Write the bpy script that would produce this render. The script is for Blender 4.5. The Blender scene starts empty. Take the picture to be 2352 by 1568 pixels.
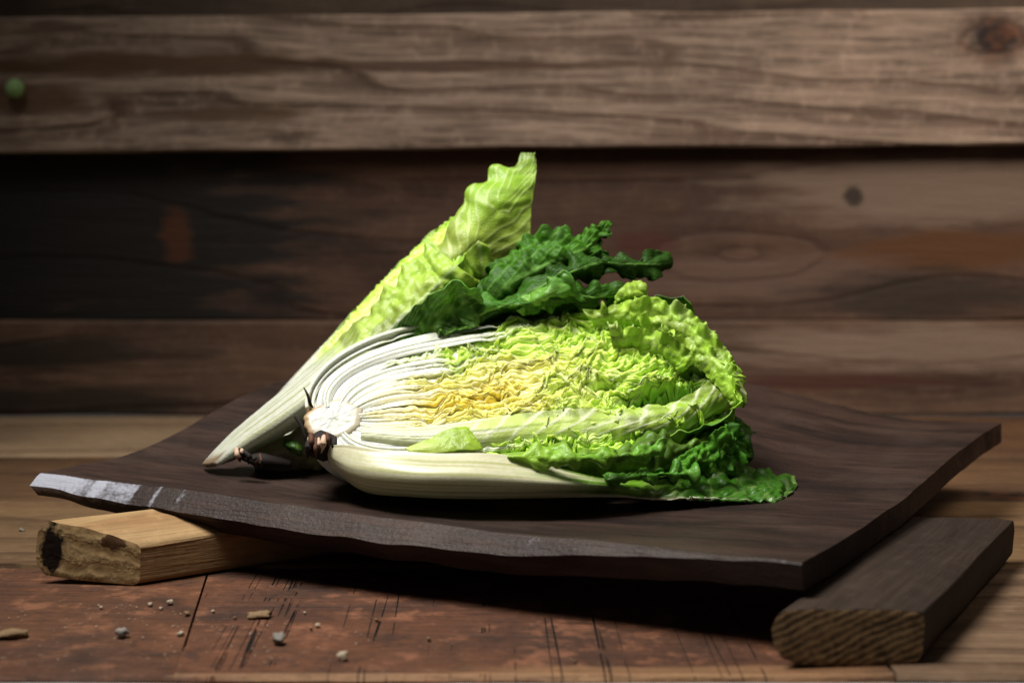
import bpy, math, random
import numpy as np
from mathutils import Vector

# ------------------------------------------------------------------ camera, light, exposure
sc = bpy.context.scene
C = sc.collection
FPX, CX, HY, CH = 3593.0, 1176.0, 400.0, 0.26      # focal length, optical axis and horizon on a 2352 px wide frame, eye height

cam_d = bpy.data.cameras.new("camera")
cam = bpy.data.objects.new("camera", cam_d)
C.objects.link(cam)
cam.location = (0, 0, CH)
cam.rotation_euler = (math.radians(90), 0, 0)
cam_d.lens = 55
cam_d.sensor_width = 36
cam_d.shift_y = -(784 - HY) / 2352.0
cam_d.clip_start = 0.01
cam_d.clip_end = 50
cam_d.dof.use_dof = True
cam_d.dof.focus_distance = 1.03
cam_d.dof.aperture_fstop = 5.0
cam_d.dof.aperture_blades = 7
sc.camera = cam

world = bpy.data.worlds.new("World")
sc.world = world
world.use_nodes = True
world.node_tree.nodes["Background"].inputs[0].default_value = (1.0, 0.94, 0.88, 1)
world.node_tree.nodes["Background"].inputs[1].default_value = 0.05


def area_light(name, loc, target, size, power, col, size_y=None):
    d = bpy.data.lights.new(name, 'AREA')
    d.energy = power
    d.color = col
    d.size = size
    if size_y:
        d.shape = 'RECTANGLE'
        d.size_y = size_y
    o = bpy.data.objects.new(name, d)
    C.objects.link(o)
    o.location = loc
    v = Vector(target) - Vector(loc)
    o.rotation_euler = v.to_track_quat('-Z', 'Y').to_euler()
    return o


kl = area_light("key_lamp", (-0.40, 0.86, 1.25), (0.02, 1.10, 0.08), 0.55, 7.0, (1.0, 0.965, 0.91))
kl.data.spread = math.radians(75)
wl = area_light("wall_fill", (0.75, 0.75, 1.05), (0.50, 1.70, 0.24), 0.45, 3.3, (1.0, 0.88, 0.77))  # added fill light aimed at the wall, no fixture stands there
wl.data.spread = math.radians(75)

sc.view_settings.view_transform = 'Standard'
sc.view_settings.look = 'None'
sc.view_settings.exposure = 0.0
sc.view_settings.gamma = 1.0
sc.view_settings.use_curve_mapping = False
sc.cycles.use_denoising = True
sc.cycles.max_bounces = 8
sc.cycles.transmission_bounces = 6


def W(px, py, d):
    return np.array(((px - CX) * d / FPX, d, CH - (py - HY) * d / FPX))


# ------------------------------------------------------------------ numeric helpers
def sstep(e0, e1, x):
    t = np.clip((np.asarray(x, float) - e0) / (e1 - e0), 0, 1)
    return t * t * (3 - 2 * t)


def _hash(ix, iy, iz, seed):
    h = (ix * 374761393 + iy * 668265263 + iz * 2147483647 + seed * 1274126177) & 0xFFFFFFFF
    h = ((h ^ (h >> 13)) * 1103515245) & 0xFFFFFFFF
    h = ((h ^ (h >> 16)) * 2654435761) & 0xFFFFFFFF
    h = h ^ (h >> 15)
    return (h & 0xFFFFFF).astype(np.float64) / float(0xFFFFFF) * 2 - 1


def noise(x, y, z=0.0, seed=0):
    x, y, z = np.broadcast_arrays(np.asarray(x, float), np.asarray(y, float), np.asarray(z, float))
    xi, yi, zi = np.floor(x).astype(np.int64), np.floor(y).astype(np.int64), np.floor(z).astype(np.int64)
    fx, fy, fz = x - xi, y - yi, z - zi
    fx, fy, fz = [f * f * f * (f * (f * 6 - 15) + 10) for f in (fx, fy, fz)]
    r = 0
    for dx in (0, 1):
        for dy in (0, 1):
            for dz in (0, 1):
                w = (fx if dx else 1 - fx) * (fy if dy else 1 - fy) * (fz if dz else 1 - fz)
                r = r + w * _hash(xi + dx, yi + dy, zi + dz, seed)
    return r


def fbm(x, y, z=0.0, seed=0, octs=3):
    r, a, f = 0, 1.0, 1.0
    for o in range(octs):
        r = r + a * noise(np.asarray(x) * f, np.asarray(y) * f, np.asarray(z) * f, seed + o * 17)
        a *= 0.5
        f *= 2.03
    return r


def catmull(K, n):
    """K: (k, ...) control array -> n samples through all controls"""
    K = np.asarray(K, float)
    k = len(K)
    t = np.linspace(0, k - 1, n)
    i = np.minimum(t.astype(int), k - 2)
    f = (t - i).reshape((-1,) + (1,) * (K.ndim - 1))
    p0 = np.where((i > 0).reshape(f.shape), K[np.maximum(i - 1, 0)], 2 * K[i] - K[i + 1])
    p1, p2 = K[i], K[i + 1]
    p3 = np.where((i + 2 < k).reshape(f.shape), K[np.minimum(i + 2, k - 1)], 2 * K[i + 1] - K[i])
    return 0.5 * ((2 * p1) + (-p0 + p2) * f + (2 * p0 - 5 * p1 + 4 * p2 - p3) * f ** 2 + (-p0 + 3 * p1 - 3 * p2 + p3) * f ** 3)


def resample(P, n):
    P = np.asarray(P, float)
    d = np.r_[0, np.cumsum(np.linalg.norm(np.diff(P, axis=0), axis=1))]
    t = np.linspace(0, d[-1], n)
    return np.stack([np.interp(t, d, P[:, c]) for c in range(P.shape[1])], 1)


DOFF = 0.0        # extra distance for the leaves of the rear half


def rail(pts, n):
    return resample(catmull([W(p[0], p[1], p[2] + DOFF) for p in pts], 200), n)


def mix(a, b, f):
    f = np.asarray(f)[..., None]
    return np.asarray(a) * (1 - f) + np.asarray(b) * f


# ------------------------------------------------------------------ object helpers
def tag(o, label=None, cat=None, group=None, kind=None):
    if label: o["label"] = label
    if cat: o["category"] = cat
    if group: o["group"] = group
    if kind: o["kind"] = kind
    return o


def empty(name, loc=(0, 0, 0)):
    o = bpy.data.objects.new(name, None)
    o.empty_display_size = 0.02
    C.objects.link(o)
    o.location = loc
    return o


def mesh_obj(name, verts, faces, mat, parent=None, smooth=True, cols=None, offset=None):
    me = bpy.data.meshes.new(name)
    v = np.asarray(verts, float).reshape(-1, 3)
    if offset is not None:
        v = v - np.asarray(offset)
    me.from_pydata(v.tolist() if len(v) < 3000 else v, [], faces if not isinstance(faces, np.ndarray) else faces.tolist())
    if cols is not None:
        ca = me.color_attributes.new("Col", 'FLOAT_COLOR', 'POINT')
        c4 = np.ones((len(v), 4), np.float32)
        c4[:, :3] = np.asarray(cols).reshape(-1, 3)
        ca.data.foreach_set("color", c4.ravel())
    if smooth:
        me.polygons.foreach_set("use_smooth", np.ones(len(me.polygons), bool))
    me.update()
    if mat: me.materials.append(mat)
    o = bpy.data.objects.new(name, me)
    C.objects.link(o)
    if parent is not None:
        o.parent = parent
        if offset is not None:
            o.location = np.asarray(offset) - np.asarray(parent.location)
        else:
            o.location = -np.asarray(parent.location)
    elif offset is not None:
        o.location = offset
    return o


def grid_faces(na, nb, off=0, flip=False):
    i, j = np.meshgrid(np.arange(na - 1), np.arange(nb - 1), indexing='ij')
    a = (i * nb + j + off).ravel()
    f = np.stack([a, a + nb, a + nb + 1, a + 1], 1)
    return f[:, ::-1] if flip else f


def sheet(name, P, T, Cc, mat, parent, inset_rim=True):
    """a thin leaf: centre surface P (na,nb,3), thickness T (na,nb), colours"""
    na, nb, _ = P.shape
    du = np.gradient(P, axis=0)
    dv = np.gradient(P, axis=1)
    N = np.cross(du, dv)
    N /= np.linalg.norm(N, axis=2, keepdims=True) + 1e-12
    T = np.broadcast_to(T, (na, nb))[..., None] * 0.5
    A, B = (P + N * T).reshape(-1, 3), (P - N * T).reshape(-1, 3)
    n = na * nb
    f = [grid_faces(na, nb, 0), grid_faces(na, nb, n, True)]
    idx = np.arange(n).reshape(na, nb)
    loop = np.r_[idx[0, :], idx[1:, -1], idx[-1, -2::-1], idx[-2:0:-1, 0]]
    nx = np.roll(loop, -1)
    f.append(np.stack([loop, nx, nx + n, loop + n], 1))
    F = np.concatenate(f)
    cc = np.asarray(Cc).reshape(-1, 3)
    return mesh_obj(name, np.r_[A, B], F, mat, parent, True, np.r_[cc, cc])


# ------------------------------------------------------------------ materials
class NT:
    def __init__(self, name):
        self.m = bpy.data.materials.new(name)
        self.m.use_nodes = True
        self.t = self.m.node_tree
        self.b = self.t.nodes["Principled BSDF"]
        self.out = self.t.nodes["Material Output"]

    def n(self, typ, **kw):
        nd = self.t.nodes.new(typ)
        for k, v in kw.items():
            setattr(nd, k, v)
        return nd

    def set(self, sock, v):
        if isinstance(v, bpy.types.NodeSocket):
            self.t.links.new(v, sock)
        elif v is not None:
            if isinstance(v, (tuple, list)) and len(v) == 3 and sock.type == 'RGBA':
                v = (*v, 1)
            sock.default_value = v

    def math(self, op, a, b=None, c=None, clamp=False):
        nd = self.n('ShaderNodeMath', operation=op, use_clamp=clamp)
        self.set(nd.inputs[0], a)
        if b is not None: self.set(nd.inputs[1], b)
        if c is not None: self.set(nd.inputs[2], c)
        return nd.outputs[0]

    def vmath(self, op, a, b=None):
        nd = self.n('ShaderNodeVectorMath', operation=op)
        self.set(nd.inputs[0], a)
        if b is not None: self.set(nd.inputs[1], b)
        return nd.outputs['Value'] if op in ('LENGTH', 'DOT_PRODUCT', 'DISTANCE') else nd.outputs[0]

    def noise(self, vec, scale, detail=3, rough=0.55, dist=0.0):
        nd = self.n('ShaderNodeTexNoise')
        self.set(nd.inputs['Vector'], vec)
        nd.inputs['Scale'].default_value = scale
        nd.inputs['Detail'].default_value = detail
        nd.inputs['Roughness'].default_value = rough
        nd.inputs['Distortion'].default_value = dist
        return nd.outputs[0]

    def ramp(self, f, stops, interp='LINEAR'):
        nd = self.n('ShaderNodeValToRGB')
        self.set(nd.inputs[0], f)
        cr = nd.color_ramp
        cr.interpolation = interp
        while len(cr.elements) < len(stops):
            cr.elements.new(0.5)
        for e, (p, c) in zip(cr.elements, stops):
            e.position = p
            e.color = (c, c, c, 1) if not isinstance(c, (tuple, list)) else (*c, 1)
        return nd.outputs[0]

    def mix(self, f, a, b, mode='MIX'):
        nd = self.n('ShaderNodeMix', data_type='RGBA', blend_type=mode)
        self.set(nd.inputs[0], f)
        self.set(nd.inputs[6], a)
        self.set(nd.inputs[7], b)
        return nd.outputs[2]

    def bump(self, h, strength, dist, prev=None):
        nd = self.n('ShaderNodeBump')
        nd.inputs['Strength'].default_value = strength
        nd.inputs['Distance'].default_value = dist
        self.set(nd.inputs['Height'], h)
        if prev is not None: self.set(nd.inputs['Normal'], prev)
        return nd.outputs[0]


def wood(name, light, dark, seed=0.0, rings=14.0, warp=1.0, stretch=0.22, fibre=0.5, rough=0.75, knots=(), stains_and_shading=(),
         dirt=(0.012, 0.008, 0.006), dirt_amt=0.5, axis='XZ', bump=1.0, crosscuts=0.0, ringc=0.75, grain_along='X', spec=0.3, rot=0.0, wear_and_tone=0.0, eyes=()):
    """plank: grain along X of the object, across = Y/Z.  knots: (x, across, radius)  stains_and_shading: (x, across, rx, ry, colour, strength)"""
    m = NT(name)
    tc = m.n('ShaderNodeTexCoord').outputs['Object']
    if rot:
        mr = m.n('ShaderNodeMapping', vector_type='POINT')
        mr.inputs['Rotation'].default_value = (0, 0, -rot)
        m.set(mr.inputs['Vector'], tc)
        tc = mr.outputs[0]
    sep = m.n('ShaderNodeSeparateXYZ')
    m.set(sep.inputs[0], tc)
    X, Y, Z = sep.outputs
    if grain_along == 'Y':
        X, Y = Y, X
    ac = Z if axis == 'XZ' else (Y if axis == 'XY' else m.math('ADD', Y, Z))
    comb = m.n('ShaderNodeCombineXYZ')
    m.set(comb.inputs[0], m.math('MULTIPLY', X, stretch))
    m.set(comb.inputs[1], ac)
    comb.inputs[2].default_value = seed
    v = comb.outputs[0]
    n1 = m.noise(v, 9.0, 2.0, 0.45)
    n2 = m.noise(v, 34.0, 2.0, 0.5)
    fld = m.math('ADD', m.math('MULTIPLY', ac, 7.0), m.math('MULTIPLY', n1, 2.6 * warp))
    fld = m.math('ADD', fld, m.math('MULTIPLY', n2, 0.28 * warp))
    for ex, ez, er, es in eyes:
        cx = m.n('ShaderNodeCombineXYZ')
        m.set(cx.inputs[0], m.math('MULTIPLY', m.math('SUBTRACT', X, ex), 0.30))
        m.set(cx.inputs[1], m.math('SUBTRACT', ac, ez))
        dd = m.math('DIVIDE', m.vmath('LENGTH', cx.outputs[0]), er)
        fld = m.math('ADD', fld, m.math('MULTIPLY', m.math('POWER', 2.718, m.math('MULTIPLY', dd, -1.2)), es))
    kmask = None
    for kx, kz, kr in knots:
        cx = m.n('ShaderNodeCombineXYZ')
        m.set(cx.inputs[0], m.math('MULTIPLY', m.math('SUBTRACT', X, kx), 0.75))
        m.set(cx.inputs[1], m.math('SUBTRACT', ac, kz))
        dd = m.math('DIVIDE', m.vmath('LENGTH', cx.outputs[0]), kr)
        e = m.math('POWER', 2.718, m.math('MULTIPLY', m.math('MULTIPLY', dd, dd), -0.35))
        fld = m.math('ADD', fld, m.math('MULTIPLY', e, 0.45))
        dn = m.math('ADD', dd, m.math('MULTIPLY', m.noise(tc, 60.0, 2), 0.9))
        k = m.ramp(dn, [(0.0, 1.0), (0.9 / 3, 0.9), (1.0, 0.0)])
        k = m.math('SUBTRACT', 1.0, m.ramp(m.math('DIVIDE', dn, 2.4), [(0.45, 0.0), (0.85, 1.0)]))
        kmask = k if kmask is None else m.math('MAXIMUM', kmask, k)
    saw = m.math('FRACT', m.math('MULTIPLY', fld, rings * 0.18))
    ring = m.ramp(saw, [(0.0, 0.1), (0.35, 0.0), (0.72, 0.55), (0.90, 1.0), (1.0, 0.1)], 'EASE')
    comb2 = m.n('ShaderNodeCombineXYZ')
    m.set(comb2.inputs[0], m.math('MULTIPLY', X, 14.0))
    m.set(comb2.inputs[1], m.math('MULTIPLY', m.math('ADD', ac, m.math('MULTIPLY', n1, 0.05 * warp)), 260.0))
    comb2.inputs[2].default_value = seed * 3.1
    fib = m.noise(comb2.outputs[0], 1.0, 4.0, 0.65)
    big = m.noise(tc, 7.0, 3.0, 0.55)
    mott = m.noise(tc, 70.0, 4.0, 0.65)
    # ring strength itself comes and goes
    rs = m.math('MULTIPLY', ring, m.ramp(m.noise(v, 5.0, 1.0), [(0.3, 0.35), (0.65, 1.0)]))
    rs = m.math('MULTIPLY', rs, ringc)
    col = m.mix(rs, light, dark)
    fm = m.ramp(fib, [(0.30, 1.0), (0.62, 0.0)])
    col = m.mix(m.math('MULTIPLY', fm, fibre), col, tuple(c * 0.35 for c in dark))
    col = m.mix(m.math('MULTIPLY', m.ramp(mott, [(0.5, 0.0), (0.75, 1.0)]), 0.35), col, tuple(min(1, c * 1.45 + .015) for c in light))
    col = m.mix(m.math('MULTIPLY', m.ramp(big, [(0.42, 0.0), (0.68, 1.0)]), dirt_amt), col, dirt)
    if wear_and_tone:
        wn = m.noise(tc, 38.0, 6.0, 0.68)
        col = m.mix(m.math('MULTIPLY', m.ramp(wn, [(0.53, 0.0), (0.66, 1.0)]), wear_and_tone), col, tuple(min(1, c * 1.9 + 0.02) for c in light))
        col = m.mix(m.math('MULTIPLY', m.ramp(wn, [(0.34, 1.0), (0.46, 0.0)]), wear_and_tone), col, tuple(c * 0.4 for c in dark))
    for sx, sz, rx, rz, scol, st in stains_and_shading:
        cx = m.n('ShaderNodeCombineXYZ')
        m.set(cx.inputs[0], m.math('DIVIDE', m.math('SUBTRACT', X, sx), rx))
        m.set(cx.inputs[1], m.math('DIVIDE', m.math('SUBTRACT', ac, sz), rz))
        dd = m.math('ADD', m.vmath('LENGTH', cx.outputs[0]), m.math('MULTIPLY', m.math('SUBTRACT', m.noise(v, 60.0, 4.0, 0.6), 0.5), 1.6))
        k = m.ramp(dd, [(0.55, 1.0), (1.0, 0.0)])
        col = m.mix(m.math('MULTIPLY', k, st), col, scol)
    if kmask is not None:
        kc = m.mix(m.ramp(m.noise(tc, 55.0, 3), [(0.40, 0.0), (0.65, 1.0)]), (0.012, 0.006, 0.004), (0.085, 0.030, 0.012))
        col = m.mix(kmask, col, kc)
    hgt = m.math('SUBTRACT', m.math('MULTIPLY', fib, 0.6), m.math('MULTIPLY', ring, 0.5))
    hgt = m.math('ADD', hgt, m.math('MULTIPLY', mott, 0.25))
    if crosscuts > 0:
        cv = m.n('ShaderNodeCombineXYZ')
        m.set(cv.inputs[0], m.math('ADD', m.math('MULTIPLY', X, 85.0), m.math('MULTIPLY', ac, 1.5)))
        m.set(cv.inputs[1], m.math('MULTIPLY', ac, 0.8))
        cv.inputs[2].default_value = seed
        cn = m.noise(cv.outputs[0], 1.0, 2.0, 0.5)
        ck = m.math('SUBTRACT', 1.0, m.ramp(m.math('ABSOLUTE', m.math('SUBTRACT', cn, 0.5)), [(0.0, 0.0), (0.011, 1.0)]))
        ck = m.math('MULTIPLY', ck, m.ramp(m.noise(tc, 26.0, 2), [(0.5, 0.0), (0.62, 1.0)]))
        col = m.mix(m.math('MULTIPLY', ck, crosscuts), col, (0.004, 0.002, 0.001))
        hgt = m.math('SUBTRACT', hgt, m.math('MULTIPLY', ck, 1.5))
    m.set(m.b.inputs['Base Color'], col)
    m.set(m.b.inputs['Roughness'], m.math('ADD', rough - 0.1, m.math('MULTIPLY', fib, 0.2)))
    m.b.inputs['Specular IOR Level'].default_value = spec
    m.set(m.b.inputs['Normal'], m.bump(hgt, 0.55 * bump, 0.004))
    return m.m


def leaf_material(name, translucency=0.3, rough=0.38, sss=0.15, bump=0.4, bscale=420.0, spec=0.45):
    m = NT(name)
    at = m.n('ShaderNodeVertexColor', layer_name="Col")
    tc = m.n('ShaderNodeTexCoord').outputs['Object']
    nz = m.noise(tc, 260.0, 3.0, 0.6)
    col = m.mix(m.math('MULTIPLY', m.ramp(nz, [(0.35, 1.0), (0.65, 0.0)]), 0.22), at.outputs[0], (0.55, 0.60, 0.35), 'MULTIPLY')
    m.set(m.b.inputs['Base Color'], col)
    m.b.inputs['Roughness'].default_value = rough
    m.b.inputs['Specular IOR Level'].default_value = spec
    m.b.inputs['Subsurface Weight'].default_value = sss
    m.b.inputs['Subsurface Radius'].default_value = (0.0045, 0.0045, 0.0018)
    m.b.inputs['Subsurface Scale'].default_value = 1.0
    vo = m.n('ShaderNodeTexVoronoi', feature='DISTANCE_TO_EDGE')
    m.set(vo.inputs['Vector'], tc)
    vo.inputs['Scale'].default_value = bscale
    nb = m.bump(m.math('MINIMUM', vo.outputs[0], 0.25), bump, 0.0012)
    nb = m.bump(nz, bump * 0.6, 0.0006, nb)
    m.set(m.b.inputs['Normal'], nb)
    tr = m.n('ShaderNodeBsdfTranslucent')
    m.set(tr.inputs[0], m.mix(0.35, col, (0.55, 0.75, 0.05), 'MULTIPLY'))
    m.set(tr.inputs[0], col)
    mx = m.n('ShaderNodeMixShader')
    mx.inputs[0].default_value = translucency
    m.t.links.new(m.b.outputs[0], mx.inputs[1])
    m.t.links.new(tr.outputs[0], mx.inputs[2])
    m.t.links.new(mx.outputs[0], m.out.inputs[0])
    return m.m


def plain(name, col, rough=0.6, var=0.3, scale=200.0, bump=0.3, spec=0.3):
    m = NT(name)
    tc = m.n('ShaderNodeTexCoord').outputs['Object']
    nz = m.noise(tc, scale, 4.0, 0.6)
    c = m.mix(m.math('MULTIPLY', m.ramp(nz, [(0.3, 1.0), (0.7, 0.0)]), var), col, tuple(x * 0.3 for x in col))
    m.set(m.b.inputs['Base Color'], c)
    m.b.inputs['Roughness'].default_value = rough
    m.b.inputs['Specular IOR Level'].default_value = spec
    m.set(m.b.inputs['Normal'], m.bump(nz, bump, 0.001))
    return m.m


GREY_L, GREY_D = (0.300, 0.215, 0.158), (0.045, 0.017, 0.006)

# ------------------------------------------------------------------ the wall of planks
wall = tag(empty("wall", (0, 1.70, 0)), kind="structure")


def plank(name, x0, x1, y0, y1, z0, z1, mat, parent, tilt=0.0, seed=1, wob=0.0012, round_=0.0025, slant0=0.0, slant1=0.0):
    """board with a chamfered section and slightly uneven edges; origin at its centre.  slant: x shift of the ends with depth"""
    nx = 60
    xs = np.linspace(x0, x1, nx)
    cy, cz = (y0 + y1) / 2, (z0 + z1) / 2
    hy, hz, r = (y1 - y0) / 2, (z1 - z0) / 2, round_
    sec = [(-hy + r, -hz), (hy - r, -hz), (hy, -hz + r), (hy, hz - r), (hy - r, hz), (-hy + r, hz), (-hy, hz - r), (-hy, -hz + r)]
    V = []
    for i, x in enumerate(xs):
        for k, (yy, zz) in enumerate(sec):
            w1 = float(noise(x * 9, k * 3.3, seed, 5)) * wob + float(noise(x * 40, k * 3.3, seed, 6)) * wob * 0.4
            w2 = float(noise(x * 9, k * 5.1, seed, 9)) * wob
            xx = x
            if i == 0: xx = x + slant0 * (yy / hy)
            if i == nx - 1: xx = x + slant1 * (yy / hy)
            V.append((xx, cy + yy + w1, cz + zz + w2 + (xx - 0) * math.tan(tilt)))
    n = len(sec)
    F = []
    for i in range(nx - 1):
        for k in range(n):
            a, b = i * n + k, i * n + (k + 1) % n
            F.append((a, a + n, b + n, b))
    F.append(tuple(range(n)))
    F.append(tuple(range((nx - 1) * n + n - 1, (nx - 1) * n - 1, -1)))
    return mesh_obj(name, V, F, mat, parent, False, offset=((x0 + x1) / 2, cy, cz))


# object-space helpers: wall planks have their origin at x = 0, so stain and painted shade patches are given in metres from the picture's middle
def wx(px, d): return (px - CX) * d / FPX
def wz(py, d): return CH - (py - HY) * d / FPX


P1D, P2D, P3D = 1.672, 1.70, 1.685
p1z0, p1z1 = wz(341, P1D), wz(30, P1D)
c1 = (p1z0 + p1z1) / 2
m_p1 = wood("plank_weathered_grey", GREY_L, GREY_D, seed=3.7, rings=10, warp=1.15, stretch=0.16, fibre=0.8, dirt_amt=0.22,
            knots=[(wx(2285, P1D), wz(88, P1D) - c1, 0.021)], ringc=0.95,
            stains_and_shading=[(wx(330, P1D), wz(150, P1D) - c1, 0.26, 0.016, (0.060, 0.028, 0.010), 0.9),
                    (wx(1000, P1D), wz(152, P1D) - c1, 0.30, 0.008, (0.055, 0.027, 0.014), 0.85),
                    (wx(60, P1D), wz(230, P1D) - c1, 0.10, 0.020, (0.07, 0.033, 0.014), 0.8),
                    (wx(520, P1D), wz(262, P1D) - c1, 0.10, 0.012, (0.06, 0.03, 0.012), 0.8)])
plank("plank", -1.5, 1.5, P1D, P1D + 0.045, p1z0, p1z1, m_p1, wall, tilt=0.0085, seed=2, wob=0.0012)
p2z0, p2z1 = wz(737, P2D), 0.36
c2 = (p2z0 + p2z1) / 2
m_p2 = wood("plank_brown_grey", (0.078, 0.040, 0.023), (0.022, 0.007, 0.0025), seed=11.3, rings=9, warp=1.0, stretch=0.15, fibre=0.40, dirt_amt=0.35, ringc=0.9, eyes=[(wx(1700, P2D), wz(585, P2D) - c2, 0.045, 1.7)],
            knots=[], stains_and_shading=[(wx(2150, P2D), wz(430, P2D) - c2, 0.26, 0.050, (0.15, 0.105, 0.075), 0.75), (wx(1750, P2D), wz(640, P2D) - c2, 0.20, 0.035, (0.105, 0.062, 0.045), 0.6),
                              (wx(2190, P2D), wz(575, P2D) - c2, 0.13, 0.026, (0.070, 0.026, 0.006), 0.9),
                                                            (wx(2120, P2D), wz(680, P2D) - c2, 0.16, 0.032, (0.020, 0.012, 0.007), 0.9),
                              (wx(1960, P2D), wz(450, P2D) - c2, 0.012, 0.014, (0.015, 0.009, 0.006), 0.9),
                              (wx(1480, P2D), wz(560, P2D) - c2, 0.04, 0.018, (0.05, 0.012, 0.006), 0.7),
                              (wx(60, P2D), wz(540, P2D) - c2, 0.40, 0.22, (0.004, 0.003, 0.002), 0.97),  # cast shade over the plank's left part, painted near-black into the colour
                              (wx(405, P2D), wz(540, P2D) - c2, 0.022, 0.040, (0.12, 0.034, 0.006), 0.38)])  # light leaking into that shade, painted as a faint orange patch
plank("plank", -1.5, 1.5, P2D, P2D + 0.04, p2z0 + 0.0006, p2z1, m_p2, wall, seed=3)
p3z0, p3z1 = 0.0006, wz(737, P3D)
c3 = (p3z0 + p3z1) / 2
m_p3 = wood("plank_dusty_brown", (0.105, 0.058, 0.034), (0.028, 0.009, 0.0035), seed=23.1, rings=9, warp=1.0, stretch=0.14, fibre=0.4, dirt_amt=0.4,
            stains_and_shading=[(wx(2150, P3D), wz(800, P3D) - c3, 0.30, 0.030, (0.18, 0.125, 0.090), 0.7), (wx(1950, P3D), wz(875, P3D) - c3, 0.16, 0.010, (0.045, 0.014, 0.008), 0.85),
                    (wx(150, P3D), wz(810, P3D) - c3, 0.16, 0.020, (0.012, 0.008, 0.004), 0.85),  # the same cast shade carried on down this plank as dark colour
                    (wx(180, P3D), wz(920, P3D) - c3, 0.16, 0.022, (0.012, 0.008, 0.004), 0.85)])  # lower part of that painted shade
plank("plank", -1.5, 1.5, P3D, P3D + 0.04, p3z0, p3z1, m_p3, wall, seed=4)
m_p0 = wood("plank_dark_top", (0.070, 0.045, 0.028), (0.030, 0.016, 0.009), seed=31.9, rings=9, dirt_amt=0.6)
plank("plank", -1.5, 1.5, P2D, P2D + 0.04, 0.3612, 0.62, m_p0, wall, seed=5)

# small green pin head on the top plank
gp = W(41, 205, P1D)
g_m = plain("pale_green_plastic", (0.20, 0.32, 0.12), 0.7, 0.2, 300, 0.1)
V, F = [], []
prof = [(0.0, -0.012), (0.0075, -0.011), (0.0105, -0.007), (0.0095, -0.003), (0.006, -0.001), (0.0042, 0.002), (0.0042, 0.006)]
ns = 20
for r, y in prof:
    for k in range(ns):
        a = 2 * math.pi * k / ns
        V.append((r * math.cos(a), y, r * math.sin(a)))
for i in range(len(prof) - 1):
    for k in range(ns):
        F.append((i * ns + k, (i + 1) * ns + k, (i + 1) * ns + (k + 1) % ns, i * ns + (k + 1) % ns))
o = mesh_obj("pin", np.array(V), F, g_m, None, True)
o.location = (gp[0], P1D - 0.004, gp[2])
tag(o, "small pale green pin head stuck in the grey upper wall plank", "pin")

# ------------------------------------------------------------------ the table of planks
table = tag(empty("table", (0, 1.2, 0)), kind="structure")
TAN_L, TAN_D = (0.17, 0.098, 0.042), (0.05, 0.021, 0.008)
m_t1 = wood("table_red_brown", (0.115, 0.040, 0.013), (0.034, 0.010, 0.0035), seed=5.2, rings=7, warp=0.8, fibre=0.5, dirt_amt=0.7, axis='XY', crosscuts=0.0, wear_and_tone=0.6, bump=2.8, rough=0.7)
m_t2 = wood("table_red_cracked", (0.118, 0.040, 0.014), (0.036, 0.011, 0.004), seed=8.6, rings=5, warp=0.7, fibre=0.45, dirt_amt=0.6, axis='XY', crosscuts=0.35, wear_and_tone=0.6, bump=2.8, rough=0.7,
            stains_and_shading=[(0.10, -0.103, 0.16, 0.014, (0.26, 0.135, 0.06), 0.6), (-0.06, -0.109, 0.30, 0.004, (0.30, 0.17, 0.085), 0.6)])
m_t3 = wood("table_streaked", (0.21, 0.13, 0.075), (0.05, 0.021, 0.009), seed=14.4, rings=16, warp=0.8, stretch=0.1, fibre=0.5, dirt_amt=0.2, axis='XY', bump=1.4)
m_t4 = wood("table_tan", TAN_L, TAN_D, seed=17.7, rings=9, warp=0.9, stretch=0.12, fibre=0.4, dirt_amt=0.3, axis='XY')
m_t5 = wood("table_brown", (0.115, 0.058, 0.023), (0.035, 0.014, 0.005), seed=41.0, rings=9, warp=0.9, stretch=0.12, fibre=0.45, dirt_amt=0.4, axis='XY',
            knots=[(wx(2300, 1.27), 1.27 - 1.347 + 0.0, 0.016)])
m_t6 = wood("table_pale", (0.25, 0.168, 0.095), (0.08, 0.038, 0.016), seed=52.3, rings=7, warp=0.9, stretch=0.12, fibre=0.35, dirt_amt=0.25, axis='XY')
m_t0 = wood("table_front_grey", (0.42, 0.42, 0.43), (0.20, 0.19, 0.18), seed=63.3, rings=7, warp=0.9, stretch=0.12, fibre=0.35, dirt_amt=0.4, axis='XY')
TH = 0.03
plank("plank", -1.5, -0.1885, 0.812, 1.0365, -TH, 0, m_t1, table, seed=11, wob=0.0012, slant1=-0.0127)
plank("plank", -0.1870, wx(1950, 0.92), 0.812, 1.0365, -TH, -0.0006, m_t2, table, seed=12, wob=0.0012, slant0=-0.0127)
plank("plank", wx(1950, 0.92) + 0.002, 1.5, 0.812, 1.0365, -TH, 0.0002, m_t3, table, seed=13, wob=0.0012)
plank("plank", -1.5, 1.5, 1.0395, 1.2445, -TH, 0.0004, m_t4, table, seed=14, wob=0.001)
plank("plank", -1.5, 1.5, 1.248, 1.446, -TH, -0.0005, m_t5, table, seed=15, wob=0.001)
plank("plank", -1.5, 0.02, 1.4495, 1.683, -TH, 0.0003, m_t6, table, seed=16, wob=0.001)
m_t7 = wood("table_orange_brown", (0.11, 0.050, 0.018), (0.035, 0.013, 0.005), seed=57.7, rings=9, warp=0.9, stretch=0.12, fibre=0.45, dirt_amt=0.4, axis='XY')
plank("plank", 0.0218, 1.5, 1.4495, 1.683, -TH, 0.0001, m_t7, table, seed=18, wob=0.001)
plank("plank", -1.5, 1.5, 0.64, 0.8085, -TH, -0.0022, m_t0, table, seed=17, wob=0.001)

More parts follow.
